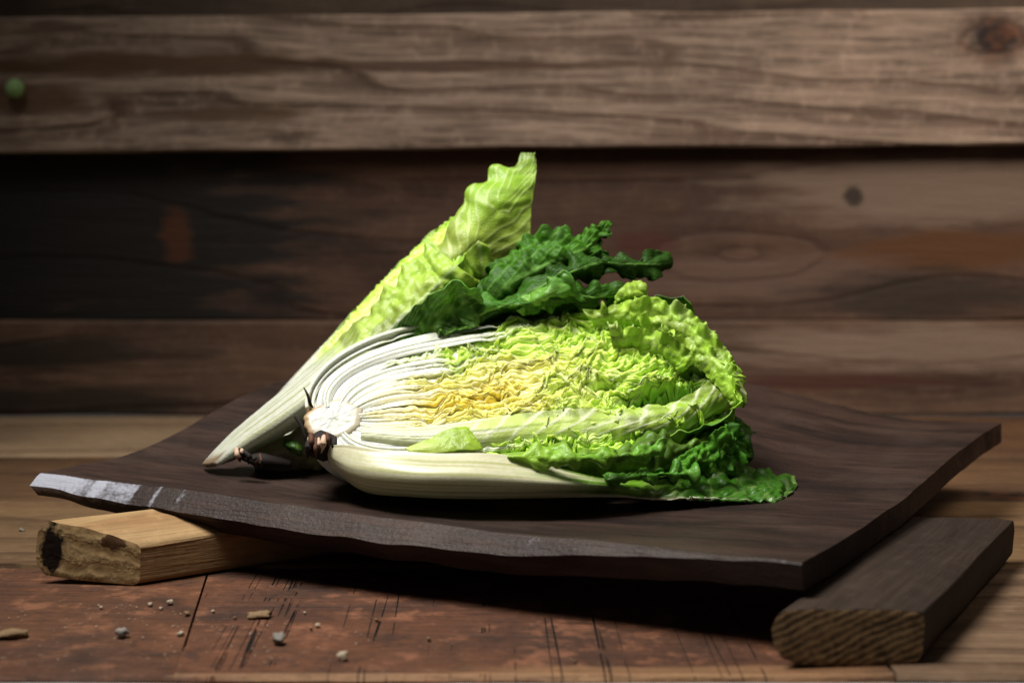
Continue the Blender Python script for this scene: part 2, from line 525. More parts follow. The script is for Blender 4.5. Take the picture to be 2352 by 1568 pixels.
# ------------------------------------------------------------------ the curved wooden serving board
Fc = np.array([0.1565, 0.847, 0.050])
Lc = W(70, 1092, 1.080)
Rc = W(2300, 1008, 1.257)
LEN, WID = np.linalg.norm((Lc - Fc)[:2]), np.linalg.norm((Rc - Fc)[:2])


def board_top(u, v):
    """u: front right corner -> left corner, v: front edge -> back edge; returns xyz of the upper surface"""
    u, v = np.asarray(u, float), np.asarray(v, float)
    base = Fc + (Lc - Fc) * u[..., None] + (Rc - Fc) * v[..., None]
    raise_ = 0.036 * sstep(0.0, 0.48, u) * sstep(0.16, 0.60, v)
    dip = 0.020 * np.exp(-(((u - 0.44) / 0.32) ** 2 + ((v - 0.42) / 0.34) ** 2))
    dip2 = -0.013 * np.exp(-(u / 0.13) ** 2) * sstep(0.15, 0.9, v)
    w = 0.0008 * noise(u * 9, v * 7, 0, 3) + 0.0004 * noise(u * 26, v * 21, 0, 4)
    base[..., 2] += raise_ - dip - dip2 + w
    return base


def board_z(x, y):
    M = np.array([(Lc - Fc)[:2], (Rc - Fc)[:2]]).T
    uv = np.linalg.solve(M, np.array([x, y]) - Fc[:2])
    return float(board_top(uv[0], uv[1])[2])


def make_board():
    nu, nv = 150, 120
    u = np.linspace(0, 1, nu)
    v = np.linspace(0, 1, nv)
    U, Vv = np.meshgrid(u, v, indexing='ij')
    Tp = board_top(U, Vv)
    e = (Rc - Fc)[:2] / WID                     # towards the back
    k = sstep(0.0, 0.45, u) * (1 - 0.40 * sstep(0.75, 1.0, u))      # bevel grows towards the left, thins at the corner
    front = Tp[:, 0].copy()
    # front bevel: pull the first row back, add bevel edge and under edge rows
    inset = 0.002 + 0.011 * k
    vin = inset / WID
    Tp2 = board_top(U, vin[:, None] + Vv * (1 - vin[:, None]))
    bev = front.copy()
    bev[:, 2] = Tp2[:, 0, 2] - (0.0012 + 0.0105 * k)
    bev[:, 0] += -0.0008 * noise(u * 30, 0, 0, 8)
    bev[:, 1] += 0.0012 * noise(u * 22, 3, 0, 8)
    bev[:, 2] += 0.0008 * noise(u * 25, 7, 0, 8)
    th = 0.0145 - 0.002 * k - 0.005 * sstep(0.75, 1.0, u)
    und = bev.copy()
    und[:, :2] += e * (0.004 + 0.006 * k)[:, None]
    und[:, 2] -= th
    und[:, 2] += 0.0008 * noise(u * 18, 9, 0, 8)
    bottom = Tp2.copy()
    bz = (und[:, 2] - Tp2[:, 0, 2])[:, None]
    bottom[..., 2] += bz * np.ones(nv)
    bottom[:, 0] = und
    rows = [bev, bev * 0.35 + Tp2[:, 0] * 0.65 + np.array([0, 0, 0.0006])]
    # vertex layout: top grid | bottom grid | front mid rows
    A, B = Tp2.reshape(-1, 3), bottom.reshape(-1, 3)
    n = nu * nv
    F = [grid_faces(nu, nv, 0, True), grid_faces(nu, nv, n, False)]
    top0 = np.arange(nu) * nv
    bot0 = top0 + n
    b1 = 2 * n + nu + np.arange(nu)             # slightly rounded shoulder
    b0 = 2 * n + np.arange(nu)
    for p, q in ((top0, b1), (b1, b0), (b0, bot0)):
        F.append(np.stack([p[:-1], q[:-1], q[1:], p[1:]], 1)[:, ::-1])
    # back and side edges
    tb = np.arange(nu) * nv + nv - 1
    F.append(np.stack([tb[:-1], tb[1:], tb[1:] + n, tb[:-1] + n], 1))
    for row, fl in ((np.arange(nv), True), (np.arange(nv) + (nu - 1) * nv, False)):
        q = np.stack([row[:-1], row[1:], row[1:] + n, row[:-1] + n], 1)
        F.append(q if fl else q[:, ::-1])
    F = np.concatenate(F).tolist()
    F.append((int(top0[0]), int(bot0[0]), int(b0[0]), int(b1[0])))
    F.append((int(top0[-1]), int(b1[-1]), int(b0[-1]), int(bot0[-1])))
    allv = np.r_[A, B, rows[0], rows[1]]
    # pale tone and scuffs along the bevel, palest at the left corner: stored per vertex
    wear_and_tone = np.zeros(len(allv))
    uu = u
    edge = sstep(0.78, 0.99, uu + 0.03 * noise(uu * 60, 0, 0, 21))
    patch = 0.55 * sstep(0.74, 0.8, uu) * sstep(-0.2, 0.4, noise(uu * 90, 5, 0, 22)) + 0.35 * sstep(0.0, 0.5, noise(uu * 40, 9, 0, 23)) * sstep(0.3, 0.1, np.abs(uu - 0.15))
    wv = np.clip(np.maximum(edge, patch), 0, 1)
    wear_and_tone[top0] = wv * 0.9
    wear_and_tone[b1] = wv
    wear_and_tone[b0] = wv * 0.8
    cols = np.stack([wear_and_tone, wear_and_tone, wear_and_tone], 1)
    return allv, F, cols


m = NT("board_dark_wood")
tc = m.n('ShaderNodeTexCoord').outputs['Object']
mp = m.n('ShaderNodeMapping')
ang = math.atan2((Lc - Fc)[1], (Lc - Fc)[0])
mp.inputs['Rotation'].default_value = (0, 0, -ang)
m.set(mp.inputs['Vector'], tc)
mp2 = m.n('ShaderNodeMapping')
mp2.inputs['Scale'].default_value = (0.14, 1, 1)
m.set(mp2.inputs['Vector'], mp.outputs[0])
g1 = m.noise(mp2.outputs[0], 34.0, 5.0, 0.62, 0.6)
g2 = m.noise(mp2.outputs[0], 240.0, 4.0, 0.65)
g3 = m.noise(tc, 14.0, 4.0, 0.6)
g4 = m.noise(tc, 330.0, 3.0, 0.6)
col = m.mix(m.ramp(g1, [(0.38, 0.0), (0.62, 1.0)]), (0.009, 0.0040, 0.0028), (0.040, 0.0210, 0.0145))
col = m.mix(m.math('MULTIPLY', m.ramp(g2, [(0.35, 1.0), (0.6, 0.0)]), 0.55), col, (0.010, 0.006, 0.005))
col = m.mix(m.math('MULTIPLY', m.ramp(g3, [(0.48, 0.0), (0.7, 1.0)]), 0.5), col, (0.052, 0.034, 0.026))
col = m.mix(m.math('MULTIPLY', m.ramp(g4, [(0.62, 0.0), (0.78, 1.0)]), 0.18), col, (0.075, 0.054, 0.043))
at = m.n('ShaderNodeVertexColor', layer_name="Col").outputs[0]
wr = m.ramp(m.math('ADD', at, m.math('MULTIPLY', m.math('SUBTRACT', g4, 0.5), 0.6)), [(0.30, 0.0), (0.65, 1.0)])
col = m.mix(wr, col, (0.30, 0.31, 0.36))
m.set(m.b.inputs['Base Color'], col)
m.set(m.b.inputs['Roughness'], m.math('ADD', 0.42, m.math('MULTIPLY', g2, 0.3)))
m.b.inputs['Specular IOR Level'].default_value = 0.24
m.set(m.b.inputs['Normal'], m.bump(m.math('ADD', g2, m.math('MULTIPLY', g4, 0.5)), 0.45, 0.003))
bv, bf, bc = make_board()
board = mesh_obj("serving_board", bv, bf, m.m, None, False, bc, offset=Fc)
tag(board, "dark brown curved wooden serving board with a pale left corner", "board")


# ------------------------------------------------------------------ the two wooden blocks under the board
def end_grain(name, light, dark, seed, angle, freq, extra=None):
    m = NT(name)
    tc = m.n('ShaderNodeTexCoord').outputs['Object']
    sep = m.n('ShaderNodeSeparateXYZ')
    m.set(sep.inputs[0], tc)
    f = m.math('ADD', m.math('MULTIPLY', sep.outputs[0], math.sin(angle)), m.math('MULTIPLY', sep.outputs[2], math.cos(angle)))
    nz = m.noise(tc, 40.0, 2.0)
    nz2 = m.noise(tc, 260.0, 4.0, 0.65)
    f = m.math('ADD', m.math('MULTIPLY', f, freq), m.math('MULTIPLY', nz, 1.9))
    f = m.math('ADD', f, m.math('MULTIPLY', nz2, 0.5))
    r = m.ramp(m.math('FRACT', f), [(0.0, 0.2), (0.25, 0.0), (0.6, 0.8), (0.85, 1.0), (1.0, 0.2)], 'EASE')
    r = m.math('MULTIPLY', r, m.ramp(m.noise(tc, 90.0, 3.0, 0.6), [(0.35, 0.35), (0.6, 1.0)]))
    col = m.mix(r, light, dark)
    col = m.mix(m.math('MULTIPLY', m.ramp(nz2, [(0.35, 1.0), (0.6, 0.0)]), 0.5), col, tuple(c * 0.3 for c in dark))
    if extra:
        for ex, ez, rx, rz, c in extra:
            cb = m.n('ShaderNodeCombineXYZ')
            m.set(cb.inputs[0], m.math('DIVIDE', m.math('SUBTRACT', sep.outputs[0], ex), rx))
            m.set(cb.inputs[1], m.math('DIVIDE', m.math('SUBTRACT', sep.outputs[2], ez), rz))
            dd = m.math('ADD', m.vmath('LENGTH', cb.outputs[0]), m.math('MULTIPLY', m.math('SUBTRACT', m.noise(tc, 200.0, 3), 0.5), 1.3))
            col = m.mix(m.ramp(dd, [(0.7, 1.0), (1.0, 0.0)]), col, c)
    m.set(m.b.inputs['Base Color'], col)
    m.b.inputs['Roughness'].default_value = 0.85
    m.b.inputs['Specular IOR Level'].default_value = 0.15
    m.set(m.b.inputs['Normal'], m.bump(m.math('SUBTRACT', nz2, r), 0.35, 0.0015))
    return m.m


def block(name, outline, depth_front, direction, length, face_yaw, side_m, end_m, label):
    """outline: end-face polygon in (x, z) metres, centre first removed; the end is cut at face_yaw, the body runs along direction"""
    O = np.array(outline, float)
    c = O.mean(0)
    n = 160
    R = resample(np.r_[O, O[:1]], n + 1)[:-1]
    for _ in range(1):
        R = (np.roll(R, 1, 0) + 2 * R + np.roll(R, -1, 0)) / 4
    front = np.stack([R[:, 0], depth_front + (R[:, 0] - c[0]) * math.tan(face_yaw), R[:, 1]], 1)
    nl = 30
    d = np.array([direction[0], direction[1], 0.0])
    d /= np.linalg.norm(d)
    V = []
    for i in range(nl):
        t = i / (nl - 1) * length
        ww = np.stack([noise(np.arange(n) * 0.09, t * 20, 0, 31), noise(np.arange(n) * 0.09, t * 20, 5, 32) * 0, noise(np.arange(n) * 0.11, t * 14, 0, 33)], 1) * 0.0006
        P = front + d * t + ww
        P[:, 2] = np.maximum(P[:, 2], 0.0009)
        V.append(P)
    V = np.concatenate(V)
    F = []
    for i in range(nl - 1):
        a = np.arange(n) + i * n
        b = np.roll(np.arange(n), -1) + i * n
        F.append(np.stack([a, b, b + n, a + n], 1))
    F = np.concatenate(F).tolist()
    F.append([int(k) for k in (nl - 1) * n + np.arange(n)])
    org = np.array([c[0], depth_front, 0.0])
    t = empty(name, org)
    tag(t, label, "wood block", "wooden blocks under the board")
    body = mesh_obj("body", V, F, side_m, t, False, offset=org + np.array([0, 0, c[1]]))
    rz = math.atan2(d[1], d[0])
    # end face: concentric rings, a touch of relief
    rings = 9
    EV = []
    for k in range(rings):
        s = 1 - k / (rings - 1)
        P = front * s + np.array([c[0], depth_front, c[1]]) * (1 - s)
        P[:, 1] -= 0.0004 * min(1, k) * (1 + 0.5 * noise(P[:, 0] * 150, P[:, 2] * 150, 0, 35))
        EV.append(P)
    EF = []
    for k in range(rings - 1):
        a = np.arange(n) + k * n
        b = np.roll(np.arange(n), -1) + k * n
        EF.append(np.stack([a, a + n, b + n, b], 1))
    mesh_obj("end_grain", np.concatenate(EV), np.concatenate(EF), end_m, t, True, offset=org + np.array([0, 0, c[1]]))
    return t


dR = 0.827
outl = [(1770, 1440), (1775, 1475), (1795, 1508), (1840, 1524), (1950, 1529), (2060, 1530), (2105, 1528), (2122, 1505), (2127, 1440), (2124, 1410), (2060, 1402), (1940, 1400), (1850, 1397), (1805, 1399), (1780, 1415)]
outl = [(wx(x, dR), wz(y, dR)) for x, y in outl][::-1]
m_b1 = wood("block_dark_side", (0.034, 0.020, 0.012), (0.012, 0.006, 0.003), seed=71.0, rings=9, fibre=0.5, dirt_amt=0.3, axis='YZ', stretch=0.2, rot=math.atan2(0.88, 0.47))
m_b1e = end_grain("block_striped_end", (0.24, 0.145, 0.068), (0.026, 0.013, 0.006), 1.0, -0.42, 260.0)
block("wooden_block", outl, dR, (0.47, 0.88), 0.252, 0.06, m_b1, m_b1e, "dark flat block with striped end grain under the board's right corner")
dL = 0.994
outl = [(84, 1222), (79, 1260), (80, 1295), (100, 1322), (180, 1332), (312, 1340), (324, 1330), (327, 1256), (318, 1246), (200, 1212), (112, 1199)]
outl = [(wx(x, dL), wz(y, dL)) for x, y in outl][::-1]
cxl = np.mean([p[0] for p in outl])
czl = np.mean([p[1] for p in outl])
m_b2 = wood("block_tan_side", (0.36, 0.23, 0.105), (0.16, 0.065, 0.018), seed=83.0, rings=9, fibre=0.35, dirt_amt=0.15, axis='YZ', stretch=0.2, rot=math.atan2(0.57, 0.82))
m_b2e = end_grain("block_tan_end", (0.40, 0.28, 0.135), (0.24, 0.15, 0.065), 2.0, 0.12, 90.0,
                  [(wx(118, dL) - cxl, wz(1262, dL) - czl, 0.0090, 0.0175, (0.010, 0.005, 0.003)), (wx(262, dL) - cxl, wz(1240, dL) - czl, 0.0085, 0.006, (0.07, 0.035, 0.015))])  # darkness of a hollow at the left is painted into the end's colour
block("wooden_block", outl, dL, (0.82, 0.57), 0.30, -0.10, m_b2, m_b2e, "pale tan block with a dark-patched end under the board's left corner")

# ------------------------------------------------------------------ cabbage leaves
M_LEAF = leaf_material("cabbage_leaf", 0.28, 0.42, 0.0, 0.35, 420.0)
M_RIB = leaf_material("cabbage_rib", 0.15, 0.36, 0.15, 0.10, 420.0)
M_DARK = leaf_material("cabbage_dark_leaf", 0.38, 0.52, 0.0, 0.45, 330.0, 0.25)
M_CUT = leaf_material("cabbage_cut", 0.0, 0.36, 0.55, 0.22, 420.0)
WHITE = np.array((0.68, 0.70, 0.62))
DARKG = np.array((0.026, 0.090, 0.004))
MIDG = np.array((0.12, 0.30, 0.022))
LITEG = np.array((0.40, 0.64, 0.06))
YELL = np.array((0.86, 0.60, 0.05))
YGREEN = np.array((0.62, 0.72, 0.15))


def veins(x, y, seed, width=0.10):
    r1 = np.abs(noise(x, y, 0.3, seed))
    r2 = np.abs(noise(x * 2.1, y * 2.1, 0.9, seed + 3))
    return np.maximum(1 - sstep(0, width, r1), 0.6 * (1 - sstep(0, width * 1.2, r2)))


class Head:
    """half head: origin O, axis A (root to tip), T in the cut plane, N = cut normal; the body lies on the -N side"""
    def __init__(self, O, A, N, name, label, Rp, Rm, Rn, L):
        self.O = np.asarray(O, float)
        A = np.asarray(A, float)
        self.A = A / np.linalg.norm(A)
        N = np.asarray(N, float)
        N = N - self.A * N.dot(self.A)
        self.N = N / np.linalg.norm(N)
        self.T = np.cross(self.N, self.A)
        self.Rp, self.Rm, self.Rn, self.L = Rp, Rm, Rn, L
        self.root = empty(name, self.O)
        tag(self.root, label, "cabbage", "cabbage halves on the board")

    def to_world(self, s, t, n):
        return self.O + s[..., None] * self.A + t[..., None] * self.T + n[..., None] * self.N

    def curve(self, rho, R, na, s_end=None, tipclose=0.42, flare=0.055):
        L = self.L
        s0 = -0.012 + 0.060 * (1 - rho) ** 1.2
        r0 = 0.011 * min(rho, 1.0) + 0.0008
        w = 0.018 + flare * rho
        ph = np.linspace(0, math.pi / 2, 60)
        s = s0 + w * (1 - np.cos(ph))
        r = r0 + (rho * R - r0) * np.sin(ph)
        se = s_end if s_end else L * (1.0 - 0.10 * rho * rho)
        s2 = np.linspace(s[-1], se, 160)[1:]
        r2 = np.full_like(s2, rho * R)
        ss, rr = np.r_[s, s2], np.r_[r, r2]
        rr = rr * (1 + 0.10 * sstep(0.05, 0.6, ss / L))
        rr = rr * (1 - tipclose * np.clip((ss / L - 0.66) / 0.34, 0, 1.2) ** 2)
        c = resample(np.stack([ss, rr], 1), na)
        return c[:, 0], c[:, 1]

    def fan(self, rho, R, na, back=115.0):
        """leaf line in the cut plane: leaves the core radially, then bends towards the tip"""
        L = self.L
        ph = math.radians(back) * min(rho, 1.15)
        d = np.array((math.cos(ph), math.sin(ph)))
        P0 = d * np.array((0.0185, 0.0120)) * 0.80
        sm = 0.045 + 0.030 * rho
        P3 = np.array((sm, rho * R))
        gap = max(rho * R - P0[1], 0.004)
        P1 = P0 + d * (0.35 * gap + 0.008)
        P2 = P3 - np.array((0.55 * (sm - P1[0]) + 0.006, 0.0))
        t = np.linspace(0, 1, 80)[:, None]
        B = (1 - t) ** 3 * P0 + 3 * t * (1 - t) ** 2 * P1 + 3 * t * t * (1 - t) * P2 + t ** 3 * P3
        se = L * (1.02 - 0.12 * rho * rho)
        s2 = np.linspace(sm, se, 160)[1:]
        c = np.r_[B, np.stack([s2, np.full_like(s2, rho * R)], 1)]
        c[:, 1] *= 1 + 0.10 * sstep(0.05, 0.55, c[:, 0] / L)
        c[:, 1] *= 1 - 0.40 * np.clip((c[:, 0] / L - 0.64) / 0.36, 0, 1.2) ** 2
        c = resample(c, na)
        return c

    def strip(self, r0, r1, sgn, seed, na=560, nb=25, white_add=0.0, back=115.0, puff=0.006, drop=0.0, groove=1.0, hollows=(), rel=1.0):
        """one leaf of the cut head: the edge of a folded leaf between two leaf lines, with its sides dropping into the joints"""
        R = self.Rp if sgn > 0 else self.Rm
        L = self.L
        x = np.linspace(-0.5, 0.5, nb)[None, :]
        lam = r0 + (r1 - r0) * (x + 0.5)
        pts = np.stack([self.fan(max(l, 0.0), R, na, back) for l in lam[0]], 1)       # (na, nb, 2)
        s, t = pts[..., 0], pts[..., 1] * sgn
        rho = 0.5 * (r0 + r1)
        a = np.linspace(0, 1, na)[:, None] + 0 * x
        white_to = 0.055 + 0.27 * min(rho, 1.0) ** 1.1 + white_add
        g = sstep(white_to - 0.05, white_to + 0.20, a + 0.05 * noise(s * 70, t * 160, 2.0, 320))
        g = g * (1 - 0.0 * rho)
        # packing waves shared by all leaves
        fx, ft = s * 1.0, t * 1.0
        ws = 0.0080 * noise(fx * 55, ft * 55, 0.0, 301) + 0.0040 * noise(fx * 150, ft * 150, 1.0, 302)
        wt = 0.0080 * noise(fx * 50, ft * 60, 5.0, 303) + 0.0046 * noise(fx * 130, ft * 130, 6.0, 304) + 0.0018 * noise(fx * 330, ft * 200, 8.0, 305)
        own = 0.0016 * noise(s * 210, seed * 1.7, lam * 3, seed)
        s2, t2 = s + rel * g * ws, t + rel * g * (wt + own)
        ridge = np.abs(2 * x) ** (2.4 + 0.6 * g)
        n = -ridge * (0.00060 * groove + 0.0022 * g) - drop
        lace = np.abs(2 * (3 * (x + 0.5) - np.floor(3 * (x + 0.5))) - 1) ** 3
        soft = 0.55 + 0.45 * sstep(0.25, 0.6, lam + np.clip((s / L - 0.40) / 0.4, 0, 1))
        soft = soft * rel
        n = n - g * 0.0012 * lace * rel
        n = n + g * soft * (0.0019 * noise(s * 120, t * 120, seed * 0.9, seed + 3) + 0.0012 * noise(s * 280, t * 280, seed * 0.7, seed + 4) + 0.0007 * noise(s * 620, t * 620, seed * 0.7, seed + 6)
                 + 0.0018 * (0.5 - 2 * np.abs(noise(s * 190, t * 190, 3.0, 311))) + 0.0015 * (0.5 - 2 * np.abs(noise(s * 400, t * 400, 3.0, 312))))
        n = n + (1 - g) * (0.0012 * noise(s * 9, lam * 7 * sgn, 0.0, 333) + 0.0005 * noise(s * 12, lam * 22 * sgn, 0.0, 334))
        n = n + puff * sstep(0.2, 0.6, a) * (1 - np.clip(lam, 0, 1.1) ** 4)
        n = n - 0.045 * sstep(0.90, 1.06, a + 0.02 * noise(t * 90, seed, 0, seed + 12)) ** 1.3
        n = n - 0.012 * sstep(0.93, 1.05, lam) * g
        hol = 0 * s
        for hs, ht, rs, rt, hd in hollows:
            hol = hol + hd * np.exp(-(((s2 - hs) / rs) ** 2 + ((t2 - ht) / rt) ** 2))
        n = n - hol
        P = self.to_world(s2, t2, n)
        # colours
        cx, cy = s * 110, t * 110
        sl = s / L
        off = (sl - 0.36) / 0.32
        rc = np.clip(np.sqrt((lam * 1.0) ** 2 + np.clip(off, 0, 3) ** 2 * 0.42), 0, 1.2) + 0.12 * noise(cx * 0.30, cy * 0.30, 1.0, 400) + 0.07 * noise(s * 60, seed, 0.0, 401)
        stops = [(0.0, (0.84, 0.68, 0.13)), (0.10, (0.84, 0.73, 0.20)), (0.28, (0.82, 0.77, 0.28)), (0.42, (0.78, 0.78, 0.28)), (0.54, (0.62, 0.78, 0.20)), (0.75, (0.50, 0.74, 0.11)), (1.0, (0.40, 0.67, 0.06)), (1.2, (0.28, 0.54, 0.03))]
        xs = [p for p, _ in stops]
        blade = np.stack([np.interp(rc, xs, [c[i] for _, c in stops]) for i in range(3)], -1)
        crest = sstep(-0.0005, 0.0040, n + 0 * a - puff * sstep(0.2, 0.6, a) * (1 - np.clip(lam, 0, 1.1) ** 4))
        vn = veins(cx * 0.8, cy * 0.8, seed + 7, 0.12)
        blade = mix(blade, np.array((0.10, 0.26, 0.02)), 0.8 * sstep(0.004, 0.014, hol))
        blade = mix(blade, np.array((0.80, 0.86, 0.46)), np.clip(0.40 * vn + 0.45 * crest, 0, 0.75))
        streak = noise(s * 14, lam * 110, 0.0, seed + 13)
        wcol = WHITE * 0.90 * (1 + 0.10 * streak[..., None])
        wcol = mix(wcol, np.array((0.70, 0.77, 0.46)), 0.55 * sstep(0.0, 0.6, streak) * sstep(0.25, 1.0, a / white_to))
        wcol = mix(wcol, np.array((0.80, 0.70, 0.34)), 0.6 * (1 - sstep(0.25, 0.55, lam)) * sstep(0.2, 0.9, a / white_to))
        wcol = mix(wcol, np.array((0.50, 0.58, 0.30)), 0.30 * groove * sstep(0.72, 1.0, np.abs(2 * x)) + 0 * a)
        gg = sstep(0.10, 0.85, g + (0.25 * noise(cx * 0.5, cy * 0.5, 9.0, seed + 15) + 0.45 * (np.abs(2 * x) - 0.5)) * sstep(0.0, 0.15, g))
        col = np.clip(mix(wcol, blade, gg), 0.002, 0.95)
        F = grid_faces(na, nb, 0, sgn < 0)
        return mesh_obj("leaf", P.reshape(-1, 3), F, M_CUT, self.root, True, col.reshape(-1, 3))

    def shell(self, rho, sgn, seed, depth=0.040, na=220, nb=34, full=False, kind='inner', thick=0.0042, s_end=None, th0=0.0, crk=1.0, tipclose=0.42):
        R = self.Rp if sgn > 0 else self.Rm
        L = self.L
        s, r = self.curve(rho, R, na, s_end, tipclose)
        s, r = s[:, None], r[:, None]
        a = np.linspace(0, 1, na)[:, None]
        b = np.linspace(0, 1, nb)[None, :]
        white_to = 0.16 + 0.26 * min(rho, 1.0) ** 1.3
        g = sstep(white_to - 0.06, white_to + 0.22, a)                 # how much of a blade it is here
        q = b * depth
        if full:
            th = th0 + b * (math.pi - 2 * th0) + 0 * r
        else:
            th = np.minimum(q / np.maximum(r, 0.010), 1.5)
        rr = r + 0 * th
        # slow waves shared by neighbouring leaves, then leaf-own crinkles
        rr = rr + g * 0.0050 * noise(s * 26, q * 20, rho * 2.2, 77 + int(sgn))
        cx, cq = (s + 0 * q) * 105, (q + 0 * s) * 105 if not full else (th * r) * 105
        k1 = fbm(cx, cq, seed * 3.7, seed, 2)
        k2 = noise(cx * 2.3, cq * 2.3, seed * 1.9, seed + 50)
        amp = g * crk
        rr = rr + amp * (0.0036 * k1 + 0.0013 * k2)
        ds = amp * 0.0042 * noise(cx * 0.8, cq * 0.8, 4.4, seed + 90)
        ruf = sstep(0.70, 1.0, a) * amp
        rr = rr + ruf * 0.0040 * noise(cx * 0.9, cq * 1.3, 8.8, seed + 120)
        fac = self.Rn / R
        t = sgn * rr * np.cos(th)
        n = -np.abs(rr) * np.sin(th) * (fac if not full else 1.0) + amp * 0.0024 * noise(cx * 0.9, cq * 0.5, 2.2, seed + 150)
        if full:
            Rl = np.where(np.cos(th) >= 0, self.Rp, self.Rm) / R
            t = sgn * rr * np.cos(th) * (self.Rp * (1 + np.cos(th)) / 2 + self.Rm * (1 - np.cos(th)) / 2 if sgn > 0 else self.Rm * (1 + np.cos(th)) / 2 + self.Rp * (1 - np.cos(th)) / 2) / R
            n = -rr * np.sin(th) * fac
        n = n + (1 - b) * ruf * 0.0060 * (0.3 + noise(cx * 0.55, 0.0, 6.1, seed + 170))
        P = self.to_world(s + ds, t, n)
        Tk = thick * (1 - 0.35 * min(1, rho) * 0) * (1 - sstep(0.02, white_to + 0.20, a)) + 0.0008
        Tk = Tk * np.clip(0.35 + 0.65 * (r / (rho * R + 1e-6)), 0.3, 1)
        Tk = Tk + 0 * q
        # colours
        sl = (s + ds) / L
        rc = np.clip(np.maximum(min(rho, 1.2), (sl - 0.42) / 0.58 * 0.95), 0, 1.25) + 0.10 * noise(cx * 0.35, cq * 0.35, 1.0, 400 + seed)
        stops = [(0.0, YELL), (0.24, (0.86, 0.64, 0.09)), (0.42, (0.80, 0.74, 0.20)), (0.60, YGREEN), (0.85, LITEG * 1.1), (1.02, LITEG * 0.8), (1.16, MIDG), (1.25, DARKG)]
        xs = [p for p, _ in stops]
        blade = np.stack([np.interp(rc, xs, [c[i] for _, c in stops]) for i in range(3)], -1)
        vn = veins(cx * 0.55, cq * 0.55, seed + 7, 0.10)
        blade = mix(blade, np.array((0.84, 0.85, 0.50)), vn * (0.45 if rho < 1.1 else 0.25))
        blade = mix(blade, blade * 0.62, sstep(0.1, 0.7, noise(cx * 0.6, cq * 0.6, 3.0, seed + 11)))
        streak = noise(cx * 0.05, (q if not full else th * r) * 500 + 0 * s, rho * 7, seed + 13)
        wcol = WHITE * (1 + 0.05 * streak[..., None]) * np.array((1, 1, 1))
        wcol = mix(wcol, np.array((0.66, 0.74, 0.42)), 0.35 * sstep(0.4, 1.0, a / white_to) * sstep(-0.3, 0.6, streak))
        wcol = mix(np.broadcast_to(np.array((0.86, 0.80, 0.66)), wcol.shape), wcol, sstep(0.0, 0.08, a + 0 * q))
        gg = sstep(0.15, 0.75, g + 0.25 * noise(cx * 0.5, cq * 0.5, 9.0, seed + 15) * (g > 0.02))
        col = mix(wcol, blade, gg)
        return sheet("leaf", P, Tk, np.clip(col, 0.002, 0.95), M_LEAF if rho < 1.02 else M_LEAF, self.root)


